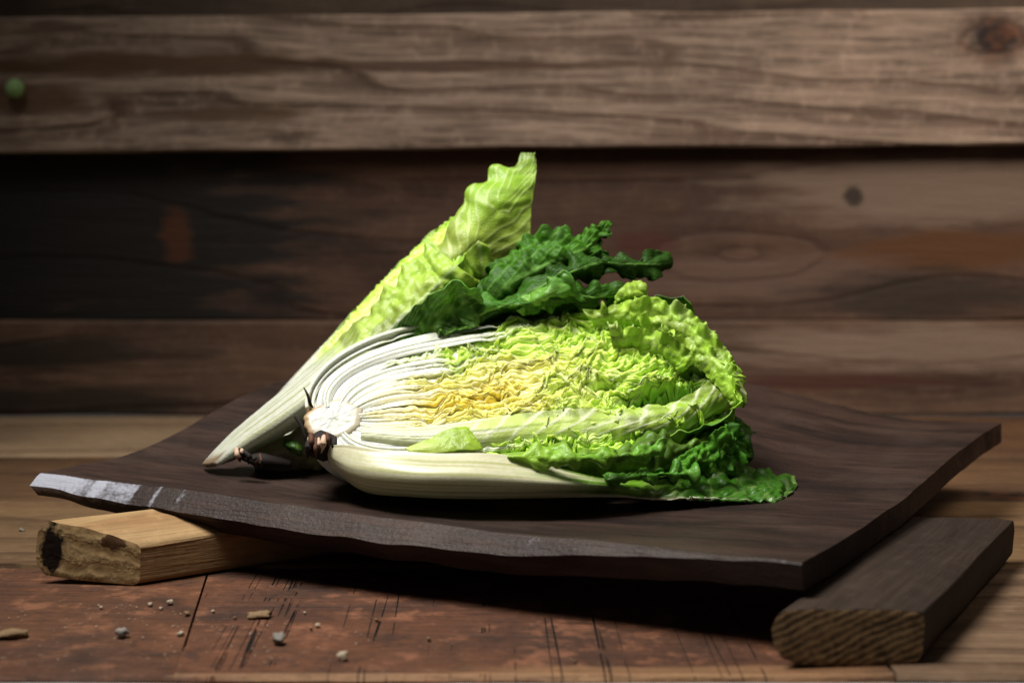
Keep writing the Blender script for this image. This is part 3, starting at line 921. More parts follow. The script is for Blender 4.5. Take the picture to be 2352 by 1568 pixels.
def loft_leaf(rails, na, nb, parent, blade, rib_b=None, rib_to=0.5, rib_w=0.3, crk=(0.0, 1.0), amp=0.003, freq=110.0, seed=1, thick=0.003, tip_thick=0.0009,
              white_to=None, mat=None, ribcol=None, vein=0.4, side_veins=0.0, ruf_edges=(1, 1), ruf=0.004, pale=None, ridges=0.0, name="leaf", ragged=0.0, sv_n=16.0, sv_k=0.4, ruf_f=1.6, fine=0.45, fold=0.0, fold_f=0.28, sv_d=0.0008, sv_side=0, tip_brown=0.0):
    K = np.stack([rail(r, na) for r in rails])              # (k, na, 3)
    P = catmull(K, nb).transpose(1, 0, 2)                   # (na, nb, 3)
    a = np.linspace(0, 1, na)[:, None]
    b = np.linspace(-1, 1, nb)[None, :]
    if ragged:
        # bite uneven notches out of the far end and the two margins by shrinking the sheet towards its middle
        ctr = P.mean(1, keepdims=True)
        sh = 1 - ragged * (0.5 + 0.5 * fbm(a * 14, b * 0 + seed, 0.0, seed + 61, 3)) * np.abs(b) ** 3
        P = ctr + (P - ctr) * sh[..., None]
    du, dv = np.gradient(P, axis=0), np.gradient(P, axis=1)
    N = np.cross(du, dv)
    N /= np.linalg.norm(N, axis=2, keepdims=True) + 1e-12
    X = np.cumsum(np.r_[np.zeros((1, nb)), np.linalg.norm(np.diff(P, axis=0), axis=2)], 0).mean(1, keepdims=True)
    Y = np.cumsum(np.c_[np.zeros((na, 1)), np.linalg.norm(np.diff(P, axis=1), axis=2)], 1)
    cx, cy = (X + 0 * Y) * freq, Y * freq
    g = sstep(crk[0], crk[1], a) + 0 * b
    rb = np.zeros((na, nb))
    if rib_b is not None:
        wr = np.maximum(rib_w * (1 - sstep(0.0, rib_to, a)) + 0.035, 0.02)
        rb = np.exp(-((b - rib_b) / wr) ** 2) * (1 - 0.75 * sstep(rib_to * 0.7, 1.0, a))
    k = fbm(cx, cy, seed * 1.3, seed, 2) * amp + noise(cx * 2.4, cy * 2.4, 3.3, seed + 5) * amp * fine
    edge = (ruf_edges[1] * sstep(0.1, 1.0, b) + ruf_edges[0] * sstep(0.1, 1.0, -b)) + 0 * a
    edge = np.maximum(edge, sstep(0.86, 1.0, a) + 0 * b)
    k = k * g * (1 - 0.8 * rb) + edge * g * ruf * noise(cx * ruf_f + cy * 0.2, cy * 0.35, 7.7, seed + 31)
    k = k + fold * g * noise(cx * fold_f, cy * fold_f * 1.6, 2.6, seed + 57)
    lat = g * amp * 0.8 * noise(cx * 0.9, cy * 0.9, 5.1, seed + 41)
    sv = np.zeros((na, nb))
    if side_veins:
        bb = b - (rib_b or 0)
        ph = (a * sv_n - np.abs(bb) * sv_n * sv_k) + 0.5 * noise(a * 6, b * 2, 0.0, seed + 71)
        fr = ph - np.floor(ph)
        sv = np.exp(-((fr - 0.5) / 0.10) ** 2) * sstep(0.03, 0.2, np.abs(bb)) * side_veins
        if sv_side:
            sv = sv * sstep(0.0, 0.25, bb * sv_side)
        k = k - sv * sv_d
    rd = 0
    if ridges:
        rd = noise(cx * 0.02, b * 9, 0.0, seed + 81)
        k = k + ridges * rd * (1 - sstep(0.6, 0.9, a))
    P = P + N * k[..., None] + (du / (np.linalg.norm(du, axis=2, keepdims=True) + 1e-9)) * lat[..., None]
    T = tip_thick + (thick - tip_thick) * np.maximum(rb, (1 - sstep(0.0, 0.55, a)) * (1 if white_to else 0.3))
    # blade colour: (from root, to tip)
    c0, c1 = np.asarray(blade[0], float), np.asarray(blade[1], float)
    col = mix(np.broadcast_to(c0, (na, nb, 3)), np.broadcast_to(c1, (na, nb, 3)), sstep(0.1, 0.9, a + 0.25 * noise(cx * 0.2, cy * 0.2, 1.0, seed + 3)) + 0 * b)
    col = mix(col, col * 0.55, sstep(0.0, 0.7, noise(cx * 0.55, cy * 0.55, 6.0, seed + 91)))
    vn = veins(cx * 0.42, cy * 0.42, seed + 7, 0.10)
    pc = np.asarray(pale if pale is not None else (0.62, 0.72, 0.30))
    col = mix(col, pc, vn * vein * 0.5)
    col = mix(col, pc, np.clip(sv, 0, 1) * 0.8)
    ribc = np.asarray(ribcol if ribcol is not None else WHITE)
    if rib_b is not None:
        col = mix(col, ribc, np.clip(rb * 1.3, 0, 1))
    if white_to:
        wj = white_to + 0.10 * noise(cx * 0.02, b * 7, 2.0, seed + 101)
        f = 1 - sstep(wj - 0.10, wj + 0.08, a + 0 * b)
        st = noise(cx * 0.03, b * 26, 4.0, seed + 111)
        wc = ribc * (1 + 0.10 * np.asarray(st))[..., None]
        wc = mix(wc, np.array((0.34, 0.36, 0.13)), 0.75 * sstep(0.0, 0.5, st) * sstep(0.0, 0.4, a / white_to))
        col = mix(col, wc, f)
    if tip_brown:
        col = mix(col, np.array((0.20, 0.11, 0.05)), tip_brown * (1 - sstep(0.0, 0.06, a + 0.03 * noise(b * 5, 0.0, 0.0, seed + 5) + 0 * b)))
        col = mix(col, col * np.array((0.86, 0.80, 0.66)), 0.7 * sstep(0.1, 0.6, noise(cx * 0.10, cy * 0.6, 1.5, seed + 9)))
    return sheet(name, P, T, np.clip(col, 0.002, 0.95), mat or M_LEAF, parent)


# ---- front half: cut side up towards the viewer
O1 = W(765, 962, 1.058)
tip1 = W(1700, 838, 1.085)
e1 = math.radians(41)
H1 = Head(O1, tip1 - O1, (0.0, -math.cos(e1), math.sin(e1)), "napa_cabbage_half",
          "halved napa cabbage lying with its yellow cut heart facing the viewer", 0.0575, 0.045, 0.058, float(np.linalg.norm(tip1 - O1)))
rng = random.Random(4)
NS = 14
HOL = [(0.226, -0.016, 0.030, 0.0075, 0.022), (0.190, -0.003, 0.010, 0.0035, 0.012), (0.252, 0.000, 0.016, 0.007, 0.016), (0.110, -0.002, 0.008, 0.0025, 0.006)]
for sg, NS in ((1, 15), (-1, 13)):
    edges = np.linspace(0, 1, NS + 1) ** 0.92
    edges[1:-1] += np.array([rng.uniform(-0.34, 0.34) / NS for _ in range(NS - 1)])
    for k in range(NS):
        wa = rng.choice((-0.04, 0.0, 0.03, 0.06, 0.18)) if k > 4 else rng.uniform(-0.02, 0.03)
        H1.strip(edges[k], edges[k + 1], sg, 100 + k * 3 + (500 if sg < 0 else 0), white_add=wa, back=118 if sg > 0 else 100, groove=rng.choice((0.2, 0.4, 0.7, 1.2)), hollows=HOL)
for sg in (1, -1):          # deeper leaf showing in the gaps between the cut leaves
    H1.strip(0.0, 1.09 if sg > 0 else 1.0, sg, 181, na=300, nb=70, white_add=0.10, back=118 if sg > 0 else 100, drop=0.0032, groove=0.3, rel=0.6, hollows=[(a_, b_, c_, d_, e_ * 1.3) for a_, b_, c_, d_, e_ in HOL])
H1.strip(1.085, 1.15, 1, 171, white_add=0.02, back=112, drop=0.0025)
H1.shell(1.04, 1, 901, full=True, na=230, nb=150, thick=0.003, th0=0.10)
H1.shell(1.15, 1, 903, full=False, depth=0.09, na=230, nb=80, thick=0.0040, s_end=H1.L * 0.93)
H1.shell(1.12, -1, 905, full=False, depth=0.10, na=230, nb=90, thick=0.004, s_end=H1.L * 0.96)


def core_mesh(H, hs, ht, s_c, parent, name="core"):
    """solid stem: flat cut face with rounded rim, half an ellipsoid behind"""
    nt, nr = 64, 14
    V, Cc = [], []
    for i in range(nr):                                    # cut face rings
        f = (i + 0.02) / (nr - 1)
        for k in range(nt):
            a = 2 * math.pi * k / nt
            w = 1 + 0.10 * float(noise(math.cos(a) * 2, math.sin(a) * 2, 0, 41)) + 0.05 * float(noise(math.cos(a) * 6, math.sin(a) * 6, 0, 42))
            V.append((s_c + hs * f * w * math.cos(a), ht * f * w * math.sin(a), 0.0008 - 0.0014 * max(0, f - 0.85) / 0.15 + 0.0002 * float(noise(i * 0.7, k * 0.5, 0, 43))))
            g = max(0, f - 0.55) / 0.45
            c = mix(np.array((0.50, 0.515, 0.455)), np.array((0.60, 0.52, 0.36)), g ** 1.3) * (1 + 0.10 * float(noise(math.cos(a) * 9, math.sin(a) * 9, i * 0.4, 47)))
            if math.cos(a) < -0.3:
                c = mix(c, np.array((0.42, 0.24, 0.12)), float(sstep(0.7, 1.0, f)) * 0.8)
            Cc.append(c)
    base = nr * nt
    for i in range(1, 10):
        p = i / 9 * math.pi / 2
        for k in range(nt):
            a = 2 * math.pi * k / nt
            w = 1 + 0.10 * float(noise(math.cos(a) * 2, math.sin(a) * 2, 0, 41)) + 0.08 * float(noise(math.cos(a) * 5, math.sin(a) * 5, i * 0.6, 44))
            V.append((s_c + hs * math.cos(p) * w * math.cos(a), ht * math.cos(p) * w * math.sin(a), -0.0006 - 0.024 * math.sin(p)))
            Cc.append(mix(np.array((0.50, 0.36, 0.22)), np.array((0.16, 0.08, 0.04)), 0.5 + 0.5 * float(noise(a * 3, i * 0.7, 0, 45))))
    V = np.array(V)
    F = []
    for i in range(nr + 8):
        for k in range(nt):
            a, b = i * nt + k, i * nt + (k + 1) % nt
            F.append((a, a + nt, b + nt, b))
    Pw = H.to_world(V[:, 0], V[:, 1], V[:, 2])
    return mesh_obj(name, Pw, F, M_RIB, parent, True, np.array(Cc))


core1 = core_mesh(H1, 0.0205, 0.0150, 0.000, H1.root)


def tube(name, pts, radii, mat, parent, seg=8):
    P = catmull(np.array(pts, float), 24)
    R = np.interp(np.linspace(0, 1, 24), np.linspace(0, 1, len(radii)), radii)
    T = np.gradient(P, axis=0)
    T /= np.linalg.norm(T, axis=1, keepdims=True)
    up = np.array((0.13, 0.3, 0.9))
    A = np.cross(T, up)
    A /= np.linalg.norm(A, axis=1, keepdims=True)
    B = np.cross(T, A)
    V = []
    for i in range(24):
        for k in range(seg):
            t = 2 * math.pi * k / seg
            V.append(P[i] + R[i] * (math.cos(t) * A[i] + math.sin(t) * B[i]))
    F = [(i * seg + k, i * seg + (k + 1) % seg, (i + 1) * seg + (k + 1) % seg, (i + 1) * seg + k) for i in range(23) for k in range(seg)]
    F += [tuple(range(seg))[::-1], tuple(23 * seg + k for k in range(seg))]
    o = mesh_obj(name, np.array(V), F, mat, parent, True)
    o.location = (0, 0, 0)      # the core's own frame sits at the world origin
    return o


m_fib = plain("root_fibre_black", (0.016, 0.011, 0.009), 0.8, 0.4)
m_scar = plain("root_scar_brown", (0.10, 0.04, 0.018), 0.7, 0.7, 300, 0.5)
m_scar2 = plain("root_scar_pale", (0.55, 0.38, 0.27), 0.6, 0.4, 300, 0.4)
tube("root_fibre", [W(698, 890, 1.045), W(706, 905, 1.042), W(712, 925, 1.042), W(718, 935, 1.045)], [0.0004, 0.0009, 0.0012, 0.0006], m_fib, core1)
tube("root_fibre", [W(678, 955, 1.035), W(692, 975, 1.032), W(701, 1005, 1.030), W(712, 1032, 1.032), W(722, 1050, 1.03)], [0.0012, 0.0012, 0.0008, 0.0009, 0.0004], m_fib, core1)
r3 = random.Random(12)
for k in range(13):
    x0 = r3.uniform(708, 770)
    y0 = r3.uniform(994, 1010)
    ln = r3.uniform(25, 62)
    dx = r3.uniform(-8, 8)
    dd = 1.030 - 0.004 * math.sin((x0 - 705) / 65 * math.pi)
    w = r3.uniform(0.0007, 0.0022)
    mt = (m_fib, m_scar, m_scar, m_scar2)[k % 4]
    tube("root_scar", [W(x0, y0, dd), W(x0 + dx * 0.4, y0 + ln * 0.45, dd - 0.006), W(x0 + dx, y0 + ln, dd - 0.003)], [w, w * r3.uniform(0.8, 1.4), 0.0003], mt, core1, 6)
tube("root_scar", [W(722, 1000, 1.036), W(738, 1022, 1.034), W(756, 1046, 1.036)], [0.006, 0.011, 0.006], m_fib, core1, 12)


def CP(px, py, off=0.0):
    """pixel -> rail point on the front head's cut plane moved off along its normal"""
    p = H1.O + H1.N * off
    r = W(px, py, 1.0) - np.array((0, 0, CH))
    d = H1.N.dot(p - np.array((0, 0, CH))) / H1.N.dot(r)
    return (px, py, d)


# lowest outer leaf: broad white rib, its green blade trailing over the board to the right
loft_leaf([
    [(752, 1022, 1.032), (800, 1022, 1.015), (870, 1034, 1.004), (1000, 1044, 0.998), (1120, 1043, 0.998), (1220, 1056, 1.004), (1320, 1085, 1.014), (1420, 1103, 1.020), (1550, 1100, 1.045), (1680, 1086, 1.068), (1780, 1084, 1.075), (1826, 1096, 1.078)],
    [(758, 1045, 1.030), (820, 1080, 1.002), (940, 1095, 0.985), (1080, 1100, 0.982), (1240, 1108, 0.988), (1340, 1114, 1.000), (1430, 1120, 1.012), (1550, 1128, 1.024), (1690, 1122, 1.036), (1780, 1116, 1.046), (1832, 1112, 1.062)],
    [(770, 1070, 1.040), (840, 1118, 1.012), (960, 1134, 1.000), (1100, 1138, 1.000), (1250, 1136, 1.006), (1350, 1134, 1.012), (1440, 1134, 1.018), (1560, 1143, 1.018), (1690, 1148, 1.022), (1770, 1152, 1.026), (1815, 1136, 1.044)],
    [(780, 1080, 1.065), (850, 1125, 1.045), (960, 1128, 1.045), (1100, 1128, 1.045), (1250, 1126, 1.045), (1350, 1124, 1.045), (1440, 1128, 1.04), (1560, 1140, 1.03), (1690, 1149, 1.026), (1770, 1153, 1.028), (1810, 1140, 1.04)],
], 260, 90, H1.root, ((0.20, 0.40, 0.03), (0.035, 0.130, 0.007)), crk=(0.55, 0.80), amp=0.0018, fold=0.004, seed=31, thick=0.0045, white_to=0.50, ruf_edges=(1, 0), ruf=0.003, ridges=0.00015,
    ribcol=(0.62, 0.60, 0.42), rib_b=0.25, rib_to=0.8, rib_w=0.25, fine=0.8, mat=M_RIB)

# outer leaf with a long midrib and slanting veins, tip curling up at the right
loft_leaf([
    [CP(830, 985, .0003), CP(960, 985, .0008), CP(1080, 968, .0028), CP(1200, 950, .0036), CP(1330, 938, .0044), CP(1450, 938, .0044), CP(1560, 918, .0036), CP(1630, 874, .002), CP(1668, 856, -.002), CP(1690, 862, -.004)],
    [CP(830, 995, .001), CP(960, 1003, .0028), CP(1080, 992, .0044), CP(1200, 978, .0052), CP(1330, 966, .0058), CP(1450, 962, .0058), CP(1560, 943, .0052), CP(1640, 898, .0028), CP(1688, 872, .000), CP(1712, 900, -.002)],
    [CP(830, 1005, -.001), CP(960, 1022, .000), CP(1080, 1020, .001), CP(1200, 1012, .001), CP(1330, 1002, .002), CP(1450, 995, .002), CP(1560, 972, .001), CP(1640, 928, -.001), CP(1688, 900, -.002), CP(1714, 918, -.003)],
    [CP(832, 1010, -.006), CP(960, 1036, -.008), CP(1080, 1038, -.010), CP(1200, 1034, -.010), CP(1330, 1026, -.010), CP(1450, 1018, -.010), CP(1560, 992, -.010), CP(1640, 948, -.010), CP(1688, 918, -.008), CP(1712, 928, -.006)],
    [CP(834, 1012, -.014), CP(960, 1036, -.02), CP(1080, 1038, -.024), CP(1200, 1034, -.024), CP(1330, 1026, -.024), CP(1450, 1018, -.024), CP(1560, 994, -.024), CP(1640, 952, -.022), CP(1688, 924, -.018), CP(1710, 932, -.012)],
], 240, 80, H1.root, ((0.56, 0.70, 0.16), (0.38, 0.58, 0.06)), crk=(0.30, 0.9), amp=0.0012, seed=47, thick=0.003, white_to=0.34, ruf_edges=(1, 0), ruf=0.004, ridges=0.0002, side_veins=1.0, sv_k=0.13, sv_side=-1, sv_d=0.0002, rib_b=0.30,
    rib_to=1.0, rib_w=0.34, ribcol=(0.78, 0.81, 0.60), pale=(0.84, 0.87, 0.62), sv_n=15.0)

# small light flap between the midrib leaf and the lowest leaf
loft_leaf([
    [CP(930, 1030, .002), CP(985, 1008, .004), CP(1030, 988, .005), CP(1070, 980, .005), CP(1090, 996, .004)],
    [CP(940, 1036, .003), CP(995, 1024, .006), CP(1040, 1010, .007), CP(1085, 1004, .007), CP(1104, 1014, .005)],
    [CP(950, 1042, .002), CP(1000, 1040, .005), CP(1045, 1036, .006), CP(1090, 1034, .006), CP(1112, 1030, .004)],
], 60, 36, H1.root, ((0.50, 0.62, 0.12), (0.34, 0.52, 0.04)), amp=0.0010, seed=53, thick=0.0015, ruf=0.0015, fine=0.8)

# dark crinkled leaves under the midrib leaf
loft_leaf([
    [(1150, 1042, 1.010), (1260, 1038, 1.020), (1400, 1022, 1.035), (1540, 1000, 1.055), (1640, 955, 1.075), (1695, 960, 1.085), (1718, 1000, 1.09)],
    [(1150, 1050, 1.000), (1260, 1052, 1.008), (1400, 1045, 1.020), (1540, 1040, 1.035), (1640, 1010, 1.055), (1690, 1020, 1.07), (1722, 1015, 1.08)],
    [(1160, 1056, 1.005), (1260, 1066, 1.012), (1400, 1075, 1.026), (1540, 1085, 1.040), (1640, 1075, 1.055), (1690, 1062, 1.07), (1712, 1040, 1.08)],
    [(1170, 1062, 1.020), (1270, 1090, 1.030), (1400, 1105, 1.040), (1540, 1115, 1.050), (1640, 1105, 1.062), (1690, 1085, 1.075), (1708, 1060, 1.085)],
], 200, 90, H1.root, ((0.24, 0.44, 0.04), DARKG * 1.3), crk=(0.0, 0.3), amp=0.0022, freq=105, fine=0.7, fold=0.008, seed=61, thick=0.0015, ruf=0.005, mat=M_LEAF, vein=0.35, pale=(0.35, 0.55, 0.12))
loft_leaf([
    [(1330, 1040, 1.045), (1450, 1030, 1.06), (1580, 1000, 1.075), (1680, 960, 1.09), (1730, 980, 1.10)],
    [(1330, 1075, 1.055), (1450, 1070, 1.065), (1580, 1055, 1.08), (1690, 1040, 1.09), (1728, 1040, 1.10)],
    [(1340, 1110, 1.055), (1450, 1118, 1.06), (1580, 1118, 1.07), (1690, 1095, 1.085), (1720, 1075, 1.095)],
], 140, 70, H1.root, (DARKG * 1.2, DARKG * 1.5), crk=(0.0, 0.2), amp=0.0026, freq=115, fine=0.8, fold=0.008, seed=67, thick=0.0015, ruf=0.005, mat=M_DARK, vein=0.4, pale=(0.15, 0.35, 0.05))
# thin frilled leaf ends standing up at the upper right
for i, (pa, pb, pc_, sd) in enumerate([
    ([(1340, 712, 1.125), (1420, 694, 1.128), (1500, 684, 1.130), (1580, 706, 1.130), (1650, 762, 1.128)], [(1350, 730, 1.116), (1430, 722, 1.118), (1505, 722, 1.120), (1575, 745, 1.120), (1630, 792, 1.118)], [(1370, 752, 1.112), (1440, 752, 1.112), (1505, 762, 1.112), (1565, 785, 1.112), (1610, 822, 1.110)], 71),
    ([(1460, 724, 1.112), (1530, 712, 1.114), (1600, 736, 1.114), (1665, 790, 1.112), (1694, 850, 1.108)], [(1470, 748, 1.104), (1535, 746, 1.105), (1595, 770, 1.105), (1648, 815, 1.103), (1680, 870, 1.100)], [(1480, 775, 1.100), (1535, 782, 1.100), (1585, 808, 1.098), (1630, 845, 1.096), (1660, 890, 1.094)], 77),
    ([(1530, 775, 1.098), (1590, 768, 1.100), (1645, 800, 1.100), (1690, 855, 1.096), (1708, 915, 1.090)], [(1535, 800, 1.092), (1588, 800, 1.092), (1635, 832, 1.091), (1676, 880, 1.088), (1696, 930, 1.084)], [(1540, 828, 1.088), (1580, 835, 1.086), (1620, 862, 1.085), (1655, 902, 1.082), (1678, 940, 1.080)], 81),
    ([(1400, 755, 1.104), (1470, 752, 1.105), (1540, 770, 1.104), (1600, 815, 1.100)], [(1405, 775, 1.098), (1470, 778, 1.098), (1532, 798, 1.096), (1585, 838, 1.094)], [(1410, 798, 1.094), (1465, 805, 1.093), (1520, 826, 1.091), (1565, 858, 1.090)], 87),
]):
    pa, pb, pc_ = [CP(p[0], p[1], 0.016) for p in pa], [CP(p[0], p[1], 0.012) for p in pb], [CP(p[0], p[1], 0.003) for p in pc_]
    loft_leaf([pa, pb, pc_], 210, 60, H1.root, ((0.46, 0.70, 0.08), (0.38, 0.64, 0.05)), crk=(-0.3, 0.02), amp=0.0011, freq=120, seed=sd, thick=0.0008, ruf_edges=(1, 0), ruf=0.0100, ruf_f=1.9, fine=0.9, vein=0.6, pale=(0.76, 0.86, 0.42), ragged=0.30)
# lighter ragged margins showing below the midrib leaf
loft_leaf([
    [(1165, 1040, 1.000), (1260, 1032, 1.002), (1350, 1034, 1.004), (1440, 1028, 1.012), (1530, 1015, 1.026)],
    [(1170, 1048, 0.994), (1265, 1050, 0.994), (1350, 1050, 0.996), (1440, 1046, 1.006), (1530, 1032, 1.022)],
    [(1180, 1058, 0.996), (1270, 1078, 0.996), (1350, 1072, 1.000), (1440, 1064, 1.010), (1525, 1046, 1.028)],
], 150, 50, H1.root, ((0.36, 0.60, 0.05), (0.14, 0.38, 0.03)), crk=(-0.2, 0.1), amp=0.0014, freq=125, seed=83, thick=0.0009, ruf=0.006, ruf_f=1.3, fine=0.8, vein=0.5, pale=(0.60, 0.76, 0.25), ragged=0.35)
loft_leaf([
    [(1560, 1045, 1.030), (1620, 1010, 1.038), (1670, 975, 1.050), (1700, 965, 1.060)],
    [(1560, 1070, 1.026), (1625, 1050, 1.030), (1685, 1020, 1.042), (1716, 1000, 1.056)],
    [(1555, 1092, 1.030), (1620, 1088, 1.034), (1690, 1068, 1.046), (1722, 1040, 1.060)],
], 110, 70, H1.root, ((0.10, 0.32, 0.02), (0.06, 0.24, 0.015)), crk=(-0.2, 0.1), amp=0.0024, freq=140, seed=89, thick=0.0009, ruf=0.006, ruf_f=1.2, fine=0.9, vein=0.7, pale=(0.26, 0.50, 0.08), fold=0.005, mat=M_DARK, ragged=0.25)
loft_leaf([
    [(1380, 1095, 1.012), (1450, 1075, 1.016), (1530, 1068, 1.022), (1600, 1072, 1.030)],
    [(1390, 1104, 1.006), (1455, 1092, 1.008), (1535, 1086, 1.014), (1602, 1088, 1.024)],
    [(1400, 1110, 1.010), (1460, 1108, 1.012), (1535, 1106, 1.018), (1600, 1104, 1.028)],
], 90, 40, H1.root, ((0.10, 0.32, 0.02), (0.08, 0.28, 0.02)), crk=(-0.2, 0.1), amp=0.0020, freq=120, seed=93, thick=0.0009, ruf=0.006, ruf_f=1.0, fine=0.7, vein=0.5, pale=(0.30, 0.55, 0.10), ragged=0.4)

# ---- back half: propped up on its root, cut side turned to the upper left
DOFF = 0.035
O2 = W(578, 1030, 1.168)
tip2 = W(1195, 385, 1.205)
A2 = tip2 - O2
A2n = A2 / np.linalg.norm(A2)
upl = np.array((-A2n[2], 0.0, A2n[0]))
psi = math.radians(16)
H2 = Head(O2, A2, math.cos(psi) * upl + math.sin(psi) * np.array((0, -1.0, 0)), "napa_cabbage_half",
          "halved napa cabbage propped upright behind, showing dark green outer leaves", 0.052, 0.052, 0.055, float(np.linalg.norm(A2)) * 0.86)
for sg in (1, -1):
    edges = np.linspace(0, 1, 10) ** 0.92
    for k in range(9):
        H2.strip(edges[k], edges[k + 1], sg, 1300 + k * 3 + (500 if sg < 0 else 0), na=240, nb=13, white_add=0.05, back=100, rel=0.55)
H2.shell(1.04, 1, 1901, full=True, na=210, nb=130, thick=0.004)
core2 = core_mesh(H2, 0.020, 0.014, 0.0, H2.root)
for k in range(11):
    x0 = r3.uniform(532, 600)
    y0 = 1024 + (x0 - 532) * 0.25 + r3.uniform(0, 12)
    ln = r3.uniform(10, 30)
    dx = r3.uniform(0, 16)
    w = r3.uniform(0.0006, 0.0018)
    tube("root_scar", [W(x0, y0, 1.082), W(x0 + dx * 0.5, y0 + ln * 0.5, 1.076), W(x0 + dx, y0 + ln, 1.080)], [w, w * 1.2, 0.0004], (m_fib, m_scar, m_fib, m_scar2)[k % 4], core2, 6)
tube("root_scar", [W(548, 1046, 1.100), W(600, 1056, 1.092), W(668, 1066, 1.098)], [0.002, 0.0055, 0.003], m_fib, core2, 12)

# white outer rib running up from the root on the near side
loft_leaf([
    [(468, 1068, 1.085), (531, 1000, 1.085), (612, 929, 1.085), (692, 860, 1.09), (795, 764, 1.10), (895, 662, 1.11), (995, 552, 1.12)],
    [(478, 1069, 1.070), (548, 1003, 1.068), (629, 939, 1.068), (712, 872, 1.072), (815, 778, 1.082), (915, 680, 1.095), (1018, 575, 1.105)],
    [(500, 1064, 1.060), (570, 1014, 1.056), (655, 958, 1.056), (740, 893, 1.062), (845, 805, 1.072), (948, 708, 1.082), (1050, 610, 1.092)],
    [(524, 1054, 1.068), (592, 1018, 1.064), (682, 968, 1.064), (772, 908, 1.070), (878, 826, 1.078), (985, 735, 1.088), (1085, 640, 1.098)],
    [(538, 1048, 1.090), (602, 1020, 1.088), (692, 972, 1.088), (785, 915, 1.090), (890, 835, 1.095), (1000, 745, 1.10), (1100, 650, 1.11)],
], 200, 60, H2.root, ((0.60, 0.68, 0.20), (0.38, 0.58, 0.06)), crk=(0.45, 0.8), amp=0.0022, seed=131, thick=0.004, white_to=0.46, ruf_edges=(1, 0), ruf=0.004, ridges=0.0004, rib_b=0.0, rib_to=0.55, rib_w=0.4, side_veins=0.4, tip_brown=0.9)
# shaded lower leaf between the two roots
loft_leaf([
    [(560, 1035, 1.090), (620, 1015, 1.085), (690, 985, 1.085), (760, 950, 1.09)],
    [(575, 1055, 1.080), (630, 1045, 1.072), (700, 1025, 1.072), (770, 1000, 1.08)],
    [(590, 1075, 1.090), (640, 1080, 1.085), (700, 1078, 1.085), (770, 1070, 1.09)],
], 70, 40, H2.root, ((0.62, 0.66, 0.40), (0.55, 0.62, 0.25)), amp=0.001, seed=137, thick=0.003, white_to=0.7, ridges=0.0004, ribcol=(0.50, 0.44, 0.32))
# small dark green leaf scrap in that gap
loft_leaf([
    [(655, 1008, 1.066), (675, 1012, 1.062), (692, 1022, 1.062)],
    [(652, 1020, 1.062), (672, 1028, 1.056), (694, 1034, 1.058)],
    [(660, 1030, 1.064), (678, 1044, 1.060), (696, 1046, 1.062)],
], 24, 18, H2.root, (DARKG * 1.6, DARKG), amp=0.002, seed=139, thick=0.0012, ruf=0.002)

# tall light leaf rising to the tip
loft_leaf([
    [(960, 640, 1.125), (1010, 560, 1.13), (1065, 480, 1.14), (1078, 440, 1.145), (1120, 425, 1.15), (1128, 385, 1.155), (1180, 372, 1.16), (1195, 350, 1.165)],
    [(1010, 650, 1.110), (1060, 570, 1.115), (1105, 500, 1.125), (1130, 455, 1.13), (1160, 425, 1.14), (1178, 395, 1.15), (1205, 375, 1.155), (1215, 352, 1.162)],
    [(1065, 660, 1.115), (1115, 590, 1.12), (1150, 530, 1.125), (1175, 480, 1.13), (1195, 440, 1.14), (1210, 410, 1.15), (1222, 385, 1.155), (1230, 352, 1.162)],
    [(1110, 660, 1.130), (1170, 610, 1.135), (1215, 560, 1.135), (1222, 500, 1.14), (1226, 450, 1.145), (1229, 415, 1.15), (1231, 385, 1.158), (1232, 354, 1.165)],
], 170, 70, H2.root, ((0.50, 0.66, 0.10), (0.26, 0.46, 0.03)), crk=(-0.1, 0.15), amp=0.0016, freq=60, seed=149, thick=0.0011, ruf_edges=(1, 0.1), ruf=0.005, fine=0.25, fold=0.006, vein=0.5, pale=(0.72, 0.82, 0.36), side_veins=0.5, sv_n=8)
# dark outer leaves fanning out to the right
loft_leaf([
    [(1040, 720, 1.105), (1120, 620, 1.11), (1200, 560, 1.115), (1250, 540, 1.115), (1320, 535, 1.12), (1370, 508, 1.125), (1408, 500, 1.13)],
    [(1060, 740, 1.095), (1140, 660, 1.095), (1220, 615, 1.097), (1290, 585, 1.10), (1350, 560, 1.11), (1390, 535, 1.12), (1412, 512, 1.13)],
    [(1080, 760, 1.10), (1160, 700, 1.10), (1250, 660, 1.10), (1320, 620, 1.105), (1370, 590, 1.115), (1400, 560, 1.125), (1410, 525, 1.132)],
], 170, 80, H2.root, (DARKG * 1.6, DARKG * 2.2), crk=(-0.2, 0.1), amp=0.0022, freq=115, fine=0.7, fold=0.010, side_veins=0.6, sv_n=9, rib_b=0.2, rib_to=1.3, rib_w=0.07, ribcol=(0.16, 0.36, 0.06), ragged=0.35, seed=157, thick=0.0016, ruf=0.006, mat=M_DARK, vein=0.5, pale=(0.16, 0.40, 0.05))
